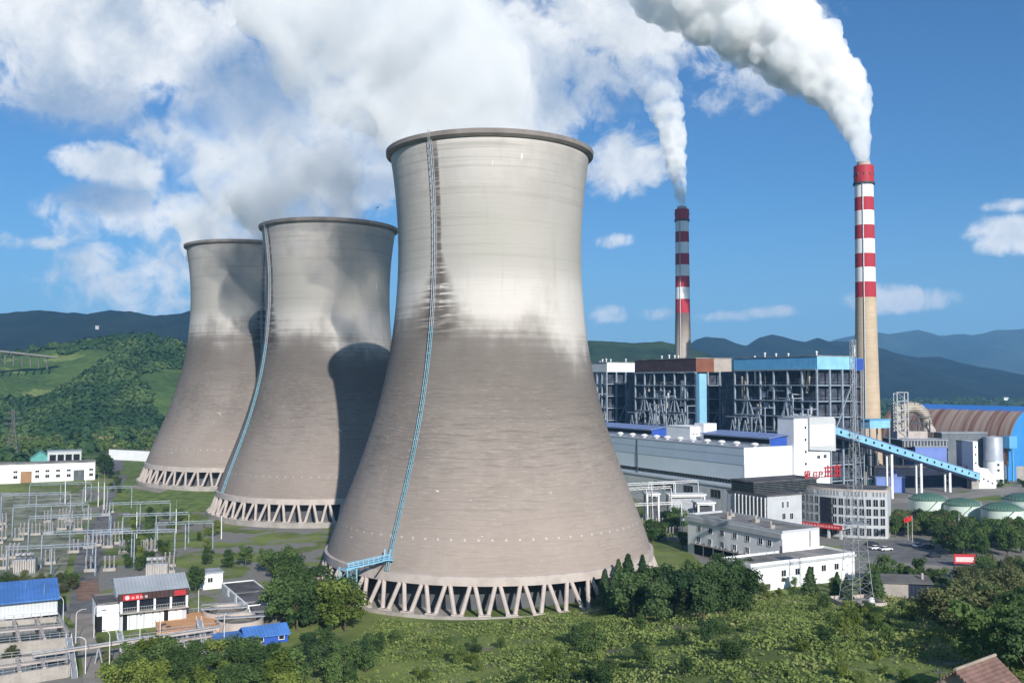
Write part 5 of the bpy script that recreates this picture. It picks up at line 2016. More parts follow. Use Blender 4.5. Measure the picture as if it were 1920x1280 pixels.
# switchyard behind the caption strip and to its side
YG = 'switchyard gantries beyond the treatment plant'
gl = 'grey lattice switchyard gantry standing in the rows between workshop and treatment plant'
g1 = None
for i, (px, Y, L, H) in enumerate(((8, 395, 26, 15), (30, 360, 26, 15), (60, 330, 26, 15), (85, 300, 26, 14), (210, 372, 22, 14), (235, 340, 22, 14), (20, 282, 24, 12), (180, 300, 24, 14), (300, 330, 18, 12), (160, 425, 20, 13), (60, 440, 26, 12))):
    p = at(px, 715, Y)
    gantry('gantry', gl, (p.x, p.y, gh(p.x, p.y)), L, H * .72, R(16), YG, 'frame_steel')
bg0 = None
for i in range(44):
    px, Y = rnd.uniform(-10, 330), rnd.uniform(285, 420)
    p = at(px, 715, Y)
    if px > 235 and Y > 330:
        continue
    q = (p.x, p.y, gh(p.x, p.y))
    if bg0 is None:
        bg0 = breaker('grey three-pole circuit breaker in the switchyard rows below the workshop', q, R(16), 'circuit breakers in the switchyard')
    else:
        dup(bg0, q)
# transformers with pinkish radiators
def transformer(label, px, Y, grp):
    p = at(px, 715, Y)
    t = thing('transformer', label, 'transformer', (p.x, p.y, 0), R(16), grp)
    B().box(-3, 3, -1.8, 1.8, 0, 4.2).obj('tank', 'grey_steel', t)
    for s in (-1, 1):
        b = B()
        for k in range(9):
            b.box(-2.8 + k * .65, -2.5 + k * .65, s * 2.0 - .6, s * 2.0 + .6, .6, 4.0)
        b.obj('radiator', 'conc_pale', t)
    for k in range(3):
        b = B()
        for j in range(6):
            b.tube((-1.5 + k * 1.5, 0, 4.2 + j * .32), (-1.5 + k * 1.5, 0, 4.42 + j * .32), .3, .2, seg=10)
        b.obj('bushing', 'insul', t)
    B().tube((-3, 1.2, 5.2), (2, 1.2, 5.2), .6, seg=12).obj('conservator', 'grey_steel', t)
transformer('grey transformer with pale radiators behind the blue-roofed hall', 55, 292, 'transformers')
transformer('grey transformer with pale radiators behind the control house roof', 300, 285, 'transformers')
for i, (px, py, H) in enumerate(((184, 950, 16), (195, 955, 17), (160, 940, 15), (122, 945, 15), (47, 1160, 9), (82, 1165, 9), (256, 1010, 14), (330, 1000, 13), (415, 1010, 12))):
    p = ground(px, py)
    t = thing('lightning_rod', 'slim white lightning pole among the switchyard gantries', 'pole', p, 0, 'lightning poles')
    B().tube((0, 0, 0), (0, 0, H * .7), .22, .16, seg=8).obj('pole', 'pipe_white', t)
    B().tube((0, 0, H * .7), (0, 0, H), .09, .04, seg=6).obj('spike', 'grey_steel', t)

# blue-roofed hall at the picture edge
def on_u(right_px, right_py, left_px, zref=5.0):
    """near right-hand bottom corner and length of a front that runs along U"""
    pr_ = ground(right_px, right_py)
    L = reach(pr_ + Vector((0, 0, zref)), -U, left_px)
    return pr_ - U * L, L


c_, L = on_u(108, 1168, -110)
hl = plant('blue_roof_hall', 'two-storey hall with bright blue roof and grey-white cladding above a dark ground floor', 'building', c_)
z1 = z_for(c_ + U * L, 1121)
B().box(0, L, 1.6, 13, 0, z1).obj('wall', 'grey_wall', hl)
b = B()
b.xprism([(-.2, z1 - .2), (13.6, z1 + 2.2), (13.6, z1 + 2.5), (-.2, z1 + .15)], -.5, L + .5, 'x')
b.obj('roof', 'blue_roof', hl)
B().box(L - 14, L - .2, 1.45, 1.62, z1 * .42, z1 - .3).obj('cladding_panel', 'grey_box', hl)
b = B()
for k in range(4):
    b.box(0, L - 14.4, 1.5 - .04 * (k % 2), 1.62, z1 * (.42 + .13 * k), z1 * (.42 + .13 * k) + z1 * .12, k % 2)
b.obj('banded_cladding', ['white', 'rust_orange'], hl)
B().box(0, L, 0, 1.7, z1 * .36, z1 * .42).obj('balcony', 'white', hl)
B().box(.5, L - 1, 1.5, 1.63, .2, z1 * .35).obj('shop_front', 'dark_in', hl)
for k in range(6):
    B().box(L * k / 6 + .3, L * k / 6 + .7, .1, .5, 0, z1 * .36).obj('pillar', 'conc', hl)

# control house
c_, L = on_u(352, 1172, 226)
ch = plant('control_house', 'grey-roofed control house with red roof-edge sign, railed gallery and white shutters', 'building', c_)
z1 = z_for(c_ + U * L, 1104)
dpt = 15.0
B().box(0, L, 2.0, dpt, 0, z1).obj('wall', 'grey_wall', ch)
b = B()
b.xprism([(1.2, z1 - .1), (dpt * .55, z1 + 2.6), (dpt + .6, z1 + .9), (dpt + .6, z1 + .7), (dpt * .55, z1 + 2.3), (1.2, z1 - .4)], -.8, L + .6, 'x')
b.obj('roof', 'roof_metal', ch)
B().box(-.5, L + .4, .9, 1.25, z1 - 1.5, z1 + .1).obj('fascia', 'brown', ch)
zg = z1 * .52
B().box(-.2, L + .3, .2, 2.1, zg - .3, zg).obj('gallery', 'conc', ch)
b = B()
for k in range(30):
    b.beam((k * L / 29, .3, zg), (k * L / 29, .3, zg + 1.1), .07)
b.beam((0, .3, zg + 1.1), (L, .3, zg + 1.1), .1)
b.obj('railing', 'grey_steel', ch)
B().box(.3, L - .3, 1.85, 2.02, zg + .1, z1 - 1.6).obj('gallery_window_band', 'glass', ch)
for k in range(5):
    B().box(k * (L - .4) / 4, k * (L - .4) / 4 + .45, .35, .8, zg, z1 - 1.5).obj('pillar', 'white', ch)
r_ = random.Random(9)
b = B()
x = .6
while x < L - 2:
    w_ = r_.uniform(1.1, 1.7)
    b.box(x, x + w_, 1.86, 2.02, .1, zg - .6)
    x += w_ + .35
b.obj('shutter_row', 'white', ch)
for x in (1.2, L * .69):
    B().box(x - .5, x + .5, 1.8, 2.05, .1, zg - .5).obj('doorway', 'dark_in', ch)
sgn = thing('roof_edge_sign', 'faded red sign panel with pale round mark along the control house eaves', 'sign', world_of(ch, (.6, .86, z1 - 1.4)), ANG)
B().box(0, L * .28, -.08, .0, 0, 1.3).obj('panel', 'red_cloth', sgn)
b = B()
b.tube((.9, -.12, .65), (.9, -.09, .65), .5, seg=16)
r_ = random.Random(4)
for k in range(4):
    glyph(b, 1.8 + k * .95, .25, .75, r_, 0)
b.obj('lettering', 'pink_print', sgn)
sg2 = thing('roof_edge_sign', 'plain dark red panel at the far end of the control house eaves', 'sign', world_of(ch, (L * .80, .86, z1 - 1.35)), ANG)
B().box(0, L * .17, -.08, .0, 0, 1.2).obj('panel', 'red', sg2)
# its white side block
c2, L2 = on_u(226, 1180, 182)
sb = plant('side_block', 'white stuccoed side block with mottled dark roof joined to the control house', 'building', c2)
z2 = z_for(c2 + U * L2, 1131)
B().box(0, L2, 0, 11, 0, z2).obj('wall', 'white', sb)
parapet_roof(sb, 0, L2, 0, 11, z2, .6, .3, 'conc_dark', 'roof_dark')
B().box(-.1, .02, 1, 6, 0, z2 * .55).obj('doorway', 'dark_in', sb)
B().box(-.1, L2 * .22, -.12, .02, 0, z2 * .6).obj('doorway', 'dark_in', sb)
c3 = ground(217, 1172)
z3 = z_for(c3 - V * 2, 1152)
lt_ = plant('lean_to', 'small bright blue lean-to roof on posts before the control house', 'shelter', c3 - V * 2)
B().box(-.2, 5.4, -.4, 3.4, z3, z3 + .35).obj('roof', 'blue_roof', lt_)
for x in (.2, 4.8):
    for y in (0, 3):
        B().box(x - .1, x + .1, y - .1, y + .1, 0, z3).obj('post', 'grey_steel', lt_)

# white house with dark roof
h0 = ground(465, 1158)
z4 = z_for(h0, 1137)
wh = plant('white_house', 'white flat house with dark felt roof and bright end wall beside the leafy trees', 'building', h0)
w4 = reach(h0 + Vector((0, 0, z4)), U, 530)
l4 = reach(h0 + Vector((0, 0, z4)), V, 416)
B().box(0, w4, 0, l4, 0, z4).obj('wall', 'white', wh)
B().box(-.1, .02, .1, l4, 0, z4 - .1).obj('side_wall', 'grey_wall', wh)
parapet_roof(wh, 0, w4, 0, l4, z4, .35, .25, 'white', 'roof_dark')
B().box(.35, w4 - .35, l4 * .5, l4 * .55, z4 + .13, z4 + .22).obj('roof_seam', 'roof_grey', wh)
for k in range(3):
    window(wh, 'x', 3 + k * l4 / 3.4, z4 * .45, 1.5, 1.5, -.12, mull=1)
p = ground(530, 1168)
dk = plant('dark_annex', 'low dark felt roofed annex between white house and blue shed', 'building', h0 - V * 9 + U * .5)
B().box(0, w4 + 2, 0, 8.4, 0, 2.6).obj('wall', 'conc_dark', dk)
B().box(-.3, w4 + 2.3, -.3, 8.5, 2.6, 2.9).obj('roof', 'roof_dark', dk)
c5 = ground(381, 1106)
pv = plant('white_cabin', 'white panelled cabin with flat white roof behind the round dark tree', 'cabin', c5)
w5 = reach(c5 + Vector((0, 0, 4)), U, 418)
z5 = z_for(c5, 1076)
B().box(0, w5, 0, 6, 0, z5).obj('wall', 'white_clad', pv)
B().box(-.3, w5 + .3, -.3, 6.3, z5, z5 + .35).obj('roof', 'roof_metal', pv)
window(pv, 'y', 1.2, z5 * .45, 1.3, 1.2, -.02)
# blue shed
c6 = ground(462, 1213)
bs = plant('blue_shed', 'bright blue metal shed with pitched blue roof among the trees by the round tanks', 'shed', c6)
w6 = reach(c6 + Vector((0, 0, 3)), U, 540)
z6 = z_for(c6, 1196)
B().box(0, w6, 0, 6, 0, z6).obj('wall', 'strong_blue', bs)
b = B()
b.xprism([(-.6, z6 - .15), (3, z6 + 1.5), (6.6, z6 - .15), (6.6, z6 + .1), (3, z6 + 1.75), (-.6, z6 + .1)], -.5, w6 + .5, 'x')
b.obj('roof', 'blue_roof', bs)
for x in (w6 * .28, w6 * .78):
    window(bs, 'y', x, z6 * .4, 1.1, .9, -.02, mull=0)
bp = plant('blue_shelter', 'open-fronted blue roofed shelter joined to the end of the blue shed', 'shelter', c6 - U * 6.5)
B().box(-.4, 6.2, -.4, 5.6, z6 + .2, z6 + .5).obj('roof', 'blue_roof', bp)
for x in (.1, 5.7):
    for y in (0, 5):
        B().box(x - .12, x + .12, y - .12, y + .12, 0, z6 + .2).obj('post', 'pipe_white', bp)
B().box(2.5, 5.6, 4.6, 5, 0, z6).obj('back_panel', 'conc_dark', bp)
# orange court
q = [ground(*a_, 0) for a_ in ((293, 1197), (410, 1184), (406, 1153), (290, 1164))]
cen = sum(q, Vector()) / 4
ct_ = thing('tank_cover', 'flat orange-tan tank deck with four dark hatches beside the round tanks', 'tank deck', (cen.x, cen.y, 0))
b = B()
b.prism([(a_.x - cen.x, a_.y - cen.y) for a_ in q], 0, 1.25)
b.obj('deck', 'orange', ct_)
for (fx, fy) in ((.13, .42), (.2, .25), (.9, .86), (.93, .6)):
    a_ = q[0].lerp(q[1], fx).lerp(q[3].lerp(q[2], fx), fy) - cen
    B().lathe([(.55, 1.25), (.55, 1.5), (.05, 1.55)], 12).obj('hatch', 'dark_steel', ct_, (a_.x, a_.y, 0))
b = B()
for (i, j) in ((0, 1), (1, 2), (2, 3), (3, 0)):
    a_, c__ = q[i] - cen, q[j] - cen
    for k in range(9):
        s_ = a_.lerp(c__, k / 8)
        b.beam(s_ + Vector((0, 0, 1.25)), s_ + Vector((0, 0, 2.2)), .07)
    b.beam(a_ + Vector((0, 0, 2.2)), c__ + Vector((0, 0, 2.2)), .08)
b.obj('railing', 'grey_steel', ct_)
# round clarifiers with walkway bridges
for i, (px, py, rr, lab) in enumerate(((424, 1158, 5.6, 'round settling tank with walkway bridge next to the white house'), (450, 1176, 5.4, 'round settling tank with walkway bridge next to the blue shed roof'))):
    p = ground(px, py, 0)
    t = thing('settling_tank', lab, 'round tank', p, 0, 'round settling tanks')
    B().lathe([(rr, 0), (rr, 2.2), (rr - .5, 2.2), (rr - .5, .2)], 40).obj('tank_wall', 'conc_pale', t)
    B().lathe([(rr - .5, 1.3), (.05, 1.31)], 40).obj('water', 'water', t)
    b = B()
    b.beam((-rr, -1.5, 2.5), (rr + 1, 1.5, 2.5), 1.3, .25)
    for s in (-.6, .6):
        b.beam((-rr, -1.5 + s, 3.5), (rr + 1, 1.5 + s, 3.5), .1)
    b.obj('walkway_bridge', 'grey_steel', t)
# aeration basins and channel
def basin(label, quad, h, cells, group='open concrete basins'):
    q = [ground(*a_, 0) for a_ in quad]
    cen = sum(q, Vector()) / 4
    t = thing('concrete_basin', label, 'basin', (cen.x, cen.y, 0), 0, group)
    qq = [a_ - cen for a_ in q]
    nr = lambda i: (qq[(i + 1) % 4] - qq[i])
    b = B()
    for i in range(4):
        a_, c__ = qq[i], qq[(i + 1) % 4]
        b.beam(a_ + Vector((0, 0, h / 2)), c__ + Vector((0, 0, h / 2)), .7, h)
    b.obj('tank_wall', 'conc', t)
    b = B()
    b.prism([(a_.x * .97, a_.y * .97) for a_ in qq], 0, h * .55)
    b.obj('water', 'water', t)
    for k in range(1, cells):
        f = k / cells
        a_, c__ = qq[0].lerp(qq[1], f), qq[3].lerp(qq[2], f)
        B().beam(a_ + Vector((0, 0, h * .55)), c__ + Vector((0, 0, h * .55)), .6, h * 1.05).obj('cross_wall', 'conc_pale', t)
    a_, c__ = qq[0].lerp(qq[3], .5), qq[1].lerp(qq[2], .5)
    B().beam(a_ + Vector((0, 0, h + .05)), c__ + Vector((0, 0, h + .05)), 1.5, .3).obj('walkway', 'conc_pale', t)
    b = B()
    for (u0, u1) in ((qq[0], qq[1]), (qq[3], qq[2]), (qq[1], qq[2]), (a_, c__)):
        n = max(4, int((u1 - u0).length / 1.8))
        for k in range(n + 1):
            s_ = u0.lerp(u1, k / n)
            b.beam(s_ + Vector((0, 0, h)), s_ + Vector((0, 0, h + 1.1)), .08)
        for z in (.55, 1.1):
            b.beam(u0 + Vector((0, 0, h + z)), u1 + Vector((0, 0, h + z)), .08)
    b.obj('railing', 'grey_steel', t)
    return t
basin('open concrete basin with railings below the blue-roofed hall', ((-60, 1236), (130, 1216), (108, 1176), (-60, 1190)), 2.6, 4)
basin('open concrete basin at the bottom edge beside the pale road', ((-60, 1300), (128, 1268), (120, 1245), (-60, 1264)), 2.4, 4)
basin('long narrow railed channel between orange deck and leafy trees', ((232, 1252), (398, 1222), (396, 1200), (225, 1222)), 2.2, 3)
# pipe bridge across the road
pb0, pb1 = ground(60, 1262, 0), ground(410, 1206, 0)
pb = thing('pipe_bridge', 'straight grey pipe bridge on short trestles crossing the pale road', 'pipe bridge', pb0)
dpb = pb1 - pb0
b = B()
b.beam(Vector((0, 0, 3.4)), dpb + Vector((0, 0, 3.4)), 1.0, .35)
b.obj('deck', 'conc_pale', pb)
b = B()
for s in (-.3, .1):
    b.tube(Vector((0, s, 3.8)), dpb + Vector((0, s, 3.8)), .16, seg=8)
b.obj('pipe', 'grey_steel', pb)
for k in range(7):
    s_ = dpb * (k / 6.2 + .01)
    b = B()
    b.beam(s_ + Vector((-.6, -.3, 0)), s_ + Vector((0, 0, 3.3)), .3)
    b.beam(s_ + Vector((.6, .3, 0)), s_ + Vector((0, 0, 3.3)), .3)
    b.obj('trestle', 'grey_steel', pb)
# stair trusses, curved lamp posts
for i, (px, py, px1, py1, H, lab) in enumerate(((236, 1250, 222, 1222, 4, 'slanting grey steel stair at the end of the railed channel'), (386, 1226, 372, 1196, 4, 'slanting grey steel stair by the orange deck corner'), (140, 1272, 128, 1232, 4, 'slanting grey steel stair beside the pale road basin'))):
    p, q_ = ground(px, py, 0), ground(px1, py1, 0)
    t = thing('access_stair', lab, 'stair', p, 0, 'slanting steel stairs')
    d_ = q_ - p
    b = B()
    b.beam((0, 0, .2), d_ + Vector((0, 0, H)), 1.2, .25)
    b.obj('flight', 'grey_steel', t)
    b = B()
    for s in (-.55, .55):
        b.beam((s, 0, 1.2), d_ + Vector((s, 0, H + 1)), .09)
        for k in range(6):
            m_ = d_ * (k / 5) + Vector((s, 0, .2 + (H - .2) * k / 5))
            b.beam(m_, m_ + Vector((0, 0, 1.0)), .07)
    b.obj('handrail', 'pipe_white', t)
l0 = None
for i, (px, py) in enumerate(((142, 1205), (176, 1195), (205, 1250), (160, 1262), (372, 1155), (300, 1206), (262, 1212), (420, 1215), (118, 1178))):
    p = ground(px, py, 0)
    if l0 is None:
        l0 = thing('street_lamp', 'slim pale lamp post with bent arm in the water treatment plant', 'street lamp', p, R(40), 'lamp posts of the treatment plant')
        B().tube((0, 0, 0), (0, 0, 6.2), .1, .07, seg=8).obj('pole', 'pipe_white', l0)
        b = B()
        prev = Vector((0, 0, 6.2))
        for k in range(1, 7):
            a_ = k / 6 * 1.5
            nx = Vector((1.6 * (1 - math.cos(a_)), 0, 6.2 + 1.0 * math.sin(a_)))
            b.tube(prev, nx, .06, seg=6)
            prev = nx
        b.obj('arm', 'pipe_white', l0)
        B().box(1.3, 2.1, -.16, .16, 7.1, 7.25).obj('lamp_head', 'grey_steel', l0)
    else:
        dup(l0, p, rnd.uniform(0, 6))

# retaining kerb where the ground climbs beside the near tower
rt_ = thing('retaining_wall', 'low curved concrete kerb wall climbing along the big tower basin', 'wall', (T1[0], T1[1], 0))
b = B()
pr_ = []
for k in range(15):
    a_ = R(-78 + k * 3.2)
    x_, y_ = 54.6 * math.cos(a_), 54.6 * math.sin(a_)
    pr_.append(Vector((x_, y_, 0.9 + 2.6 * (k / 14) ** 1.2)))
for s_, e_ in zip(pr_[:-1], pr_[1:]):
    zc_ = (s_.z + e_.z) / 2
    v4 = []
    for q_, o_ in ((s_, 0), (e_, 0)):
        n_ = Vector((q_.x, q_.y, 0)).normalized()
        v4 += [Vector((q_.x, q_.y, -1)), Vector((q_.x, q_.y, q_.z)), Vector((q_.x, q_.y, 0)) + n_ * .5 + Vector((0, 0, q_.z)), Vector((q_.x, q_.y, -1)) + n_ * .5]
    b.add(v4, [(0, 1, 5, 4), (1, 2, 6, 5), (2, 3, 7, 6), (0, 4, 7, 3)])
b.obj('wall_face', 'conc_pale', rt_)

# grey ruin and tiled house on the knoll
p = ground(1702, 1122)
gs_ = thing('stone_shed', 'old grey walled shed with dark tarpaulin roof among the bushes', 'shed', p, R(-8))
k_ = p.y / FPX
B().box(-6.2, 0.2, 0, 6, -2, 4.0).obj('wall', 'conc', gs_)
b = B()
b.xprism([(-.5, 3.9), (6.5, 4.9), (6.5, 5.1), (-.5, 4.15)], -6.6, 6.6, 'x')
b.obj('roof', 'conc_dark', gs_)
B().box(.3, 6.2, .3, 6, -2, 3.9).obj('tarpaulin_side', 'navy', gs_)
B().tube((4.5, 3, 4.6), (4.5, 3, 6.2), .35, seg=10).obj('vent_pipe', 'conc_pale', gs_)
hp = at(1830, 1290, 118)
hz = gh(hp.x, hp.y)
ho = thing('farmhouse', 'small old farmhouse with brown tiled gable roof half hidden in the bushes', 'house', (hp.x, hp.y, hz - .4), R(38))
zr2 = z_for(hp + Vector((1.5, 3, 0)), 1222) - hz
b = B()
b.xprism([(-3.0, -2), (3.0, -2), (3.0, zr2 - 2.6), (0, zr2 - .3), (-3.0, zr2 - 2.6)], -4.2, 4.2, 'x')
b.obj('wall', 'mud', ho)
for s in (-1, 1):
    b = B()
    b.xprism([(s * 3.9, zr2 - 3.2), (0, zr2), (0, zr2 - .25), (s * 3.9, zr2 - 3.45)], -5.0, 5.0, 'x')
    b.obj('roof_slope', 'tile', ho)
B().tube((-5.0, 0, zr2 + .05), (5.0, 0, zr2 + .05), .2, seg=8).obj('ridge_cap', 'mud', ho)
pw0, pw1 = at(1768, 1258, 112), at(1715, 1300, 108)
cb = thing('utility_pole', 'dark leaning wooden pole in the grass before the farmhouse', 'pole', (pw0.x, pw0.y, gh(pw0.x, pw0.y)))
B().tube((0, 0, -1), (-.4, 0, 5.5), .14, .1, seg=8).obj('pole', 'dark_steel', cb)
B().beam((-1.1, 0, 5.0), (.4, 0, 5.0), .14).obj('crossarm', 'dark_steel', cb)

# far farmhouses on the plain
fh = None
for i, (px, py) in enumerate(((1775, 742), (1771, 728), (1850, 731), (1862, 732), (1886, 750), (1740, 745), (1905, 741), (1815, 738))):
    p = ground(px, py)
    if p.y > 3900:
        continue
    if fh is None:
        fh = thing('far_house', 'tiny pale farmhouse out on the green plain beyond the coal shed', 'house', p, R(20), 'farmhouses on the plain')
        B().box(-7, 7, -4, 4, -3, 7).obj('wall', 'white', fh)
        b = B(); b.xprism([(-4.8, 7), (4.8, 7), (0, 9.5)], -7.6, 7.6, 'x'); b.obj('roof', 'roof_metal', fh)
    else:
        dup(fh, p, rnd.uniform(-.5, .8))

# ---------------------------------------------------------------- trees and scrub
def crown_mesh(name, kind, seed, leaf):
    """crown of height 1 (trunk foot at z 0): leaf sprays in lobes set round a branching centre"""
    global rng
    rng = np.random.default_rng(seed)
    r_ = random.Random(seed)
    C_, N_, S_ = [], [], []
    if kind == 'cone':
        for k in range(1250):
            z = r_.random() ** 1.25
            tier = .80 + .35 * abs(math.sin(z * 21))
            rad = .21 * (1 - z) ** .85 * tier + .012
            a = r_.uniform(0, 2 * math.pi)
            q = rad * r_.uniform(.55, 1.0)
            C_.append((q * math.cos(a), q * math.sin(a), .10 + z * .90))
            N_.append((math.cos(a), math.sin(a), .55))
            S_.append(.030 * r_.uniform(.6, 1.3))
    else:
        lobes = []
        nl = {'round': 14, 'wide': 18, 'oval': 12, 'shrub': 9}[kind]
        for k in range(nl):
            a = r_.uniform(0, 2 * math.pi)
            if kind == 'round':
                d, z, s = r_.uniform(.08, .27), r_.uniform(.22, .84), r_.uniform(.13, .20)
            elif kind == 'wide':
                d, z, s = r_.uniform(.10, .40), r_.uniform(.24, .80), r_.uniform(.12, .19)
            elif kind == 'oval':
                d, z, s = r_.uniform(.03, .17), r_.uniform(.28, .86), r_.uniform(.12, .18)
            else:
                d, z, s = r_.uniform(.05, .45), r_.uniform(.15, .70), r_.uniform(.16, .28)
            lobes.append((d * math.cos(a), d * math.sin(a), z, s))
        n = 2300
        for k in range(n):
            l = r_.choice(lobes)
            v = Vector((r_.gauss(0, 1), r_.gauss(0, 1), r_.gauss(.25, 1))).normalized()
            q = l[3] * (r_.random() ** .35) * (1 + .25 * r_.gauss(0, 1) * .5)
            C_.append((l[0] + v.x * q, l[1] + v.y * q, max(.04, l[2] + v.z * q * .85)))
            N_.append((v.x, v.y, v.z + .35))
            S_.append(.027 * r_.uniform(.5, 1.4))
    return quads(name, cards(np.array(C_), np.array(N_), np.array(S_), .55), leaf, parent=False)


def trunk_mesh(seed, kind):
    r_ = random.Random(seed)
    b = B()
    top = .5 if kind != 'cone' else .8
    p = Vector((0, 0, -.06))
    for k in range(4):
        q = Vector((r_.uniform(-.02, .02), r_.uniform(-.02, .02), top * (k + 1) / 4))
        b.tube(p, q, .026 * (1 - k * .2), .026 * (1 - (k + 1) * .2), seg=8)
        if k >= 1 and kind != 'cone':
            for j in range(3):
                a = r_.uniform(0, 6.3)
                b.tube(q, q + Vector((.2 * math.cos(a), .2 * math.sin(a), r_.uniform(.12, .25))), .011, .004, seg=6)
        p = q
    return b.mesh('trunk', 'bark')


PROTO = {}
def proto(kind, leaf, var):
    k = (kind, leaf, var)
    if k not in PROTO:
        PROTO[k] = (crown_mesh('crown', kind, hash((kind, var)) % 1 + 100 * var + len(kind) * 7, leaf), trunk_mesh(17 * var + len(kind), kind))
    return PROTO[k]


def tree(name, label, cat, p, H, kind, leaf, group, wide=1.0):
    cm, tm = proto(kind, leaf, rnd.randint(1, 3))
    t = thing(name, label, cat, p, rnd.uniform(0, 6.28), group)
    t.scale = (H * wide * rnd.uniform(.9, 1.12), H * wide * rnd.uniform(.9, 1.12), H)
    link('crown', cm, t)
    link('trunk', tm, t)
    return t


TREES = []
def clear_of(p, dmin):
    for (q, d) in TREES:
        if (q - p).length < min(dmin, d):
            return False
    return True


def grove(n, x0, x1, y0, y1, h0, h1, kinds, leafs, name, label, group, gap=3.0, wide=1.0, cond=None, cap=None):
    k = tries = 0
    while k < n and tries < n * 40:
        tries += 1
        px, py = rnd.uniform(x0, x1), rnd.uniform(y0, y1)
        if cond and not cond(px, py):
            continue
        p = ground(px, py)
        if (Vector((p.x - T1[0], p.y - T1[1]))).length < 56 or (Vector((p.x - T2[0], p.y - T2[1]))).length < 55:
            continue
        q = Vector((p.x, p.y))
        if not clear_of(q, gap):
            continue
        TREES.append((q, gap))
        if cap:
            hcap = (py - cap) / FPX * p.y
            if hcap < 3:
                continue
        tree(name, label, 'tree' if name not in ('shrub', 'bush') else 'shrub', p - Vector((0, 0, .2)), rnd.uniform(h0, h1) if not cap else min(rnd.uniform(h0, h1), hcap), rnd.choice(kinds), rnd.choice(leafs), group, wide)
        k += 1


BL = ['round', 'wide', 'oval']
# clump between the big tower and the low store
grove(30, 1150, 1400, 1098, 1168, 8.5, 12, BL, ['leaf', 'leaf', 'leaf_dark'], 'broadleaf_tree', 'dense dark green tree in the clump between big cooling tower and low storehouse', 'trees between tower and storehouse', 3.4)
for px, py, H in ((1133, 1142, 9.5), (1160, 1140, 12), (1178, 1138, 13), (1150, 1150, 9), (1205, 1135, 12.5), (1290, 1130, 11)):
    tree('conifer_tree', 'pointed dark conifer at the edge of the clump beside the big cooling tower', 'tree', ground(px, py), H, 'cone', 'leaf_dark', 'conifers beside the big tower', 1.15)
grove(8, 1222, 1285, 985, 1032, 6.5, 9.5, ['round', 'wide'], ['leaf'], 'broadleaf_tree', 'bushy dark tree against the end wall of the two-storey annex', 'trees at the annex end wall', 3)
# wood behind the car park
grove(26, 1672, 1790, 985, 1008, 8, 11, BL, ['leaf', 'leaf', 'leaf_dark', 'leaf_olive'], 'broadleaf_tree', 'dark green tree in the wood between office and green-roofed tanks', 'wood below the tanks', 4, cap=952)
grove(34, 1780, 1940, 985, 1048, 8, 12, BL, ['leaf', 'leaf', 'leaf_dark', 'leaf_olive'], 'broadleaf_tree', 'dark green tree in the wood behind the red hoarding', 'wood behind the hoarding', 4, cap=966)
for px, py, H, k in ((1662, 1092, 8.5, 'round'), (1688, 1086, 5.5, 'oval'), (1700, 1092, 5.5, 'oval'), (1724, 1088, 7, 'oval'), (1640, 1100, 7, 'round'), (1716, 1100, 6, 'round'), (1745, 1105, 6, 'round'), (1765, 1100, 6, 'wide')):
    tree('clipped_tree', 'rounded dark tree in the row along the near kerb of the car park', 'tree', ground(px, py), H, k, 'leaf', 'rounded trees along the car park kerb')
grove(16, 1800, 1940, 1088, 1150, 7, 10, ['wide', 'round'], ['leaf', 'leaf_dark', 'leaf_olive'], 'broadleaf_tree', 'broad dark tree on the rise below the red hoarding', 'trees below the hoarding', 4)
grove(15, 1860, 1960, 1160, 1290, 7, 10, ['wide', 'round'], ['leaf_dark', 'leaf_dark', 'leaf'], 'broadleaf_tree', 'big dark shadowy tree on the slope behind the brown tiled farmhouse', 'trees behind the farmhouse', 3.5)
for px, py, H in ((1772, 1190, 10), (1815, 1200, 9), (1838, 1188, 9.5), (1796, 1172, 8.5)):
    tree('open_crown_tree', 'thin olive tree with open crown and pale bare trunk above the tiled farmhouse', 'tree', ground(px, py), H, 'wide', 'leaf_olive', 'open crowned trees above the farmhouse', 1.05)
tree('conifer_tree', 'single pointed dark conifer standing before the white wall of the storehouse', 'tree', ground(1519, 1116), 7.6, 'cone', 'leaf_dark', None, 1.6)
grove(11, 1425, 1570, 1100, 1128, 2.5, 5, ['round', 'shrub'], ['leaf', 'leaf_bright', 'leaf_olive'], 'bush', 'leafy bush in the row under the storehouse windows', 'bushes under the storehouse', 2)
for px, py, H in ((1570, 1122, 7), (1587, 1128, 6.5), (1625, 1122, 7), (1645, 1128, 8)):
    tree('conifer_tree', 'slim bluish conifer growing close round the foot of the lattice mast', 'tree', ground(px, py), H, 'cone', 'leaf_dark', 'conifers round the mast', 1.3)
grove(22, 1540, 1790, 1140, 1215, 3.0, 5.0, ['shrub', 'round'], ['leaf', 'leaf', 'scrub', 'leaf_bright'], 'bush', 'thick green bush on the slope below the lattice mast', 'bushes below the mast', 2.4)
grove(16, 1380, 1760, 1170, 1290, 1.4, 2.8, ['shrub'], ['scrub', 'leaf_bright'], 'bush', 'low yellowish bush on the open grassy slope', 'bushes on the grassy slope', 3)
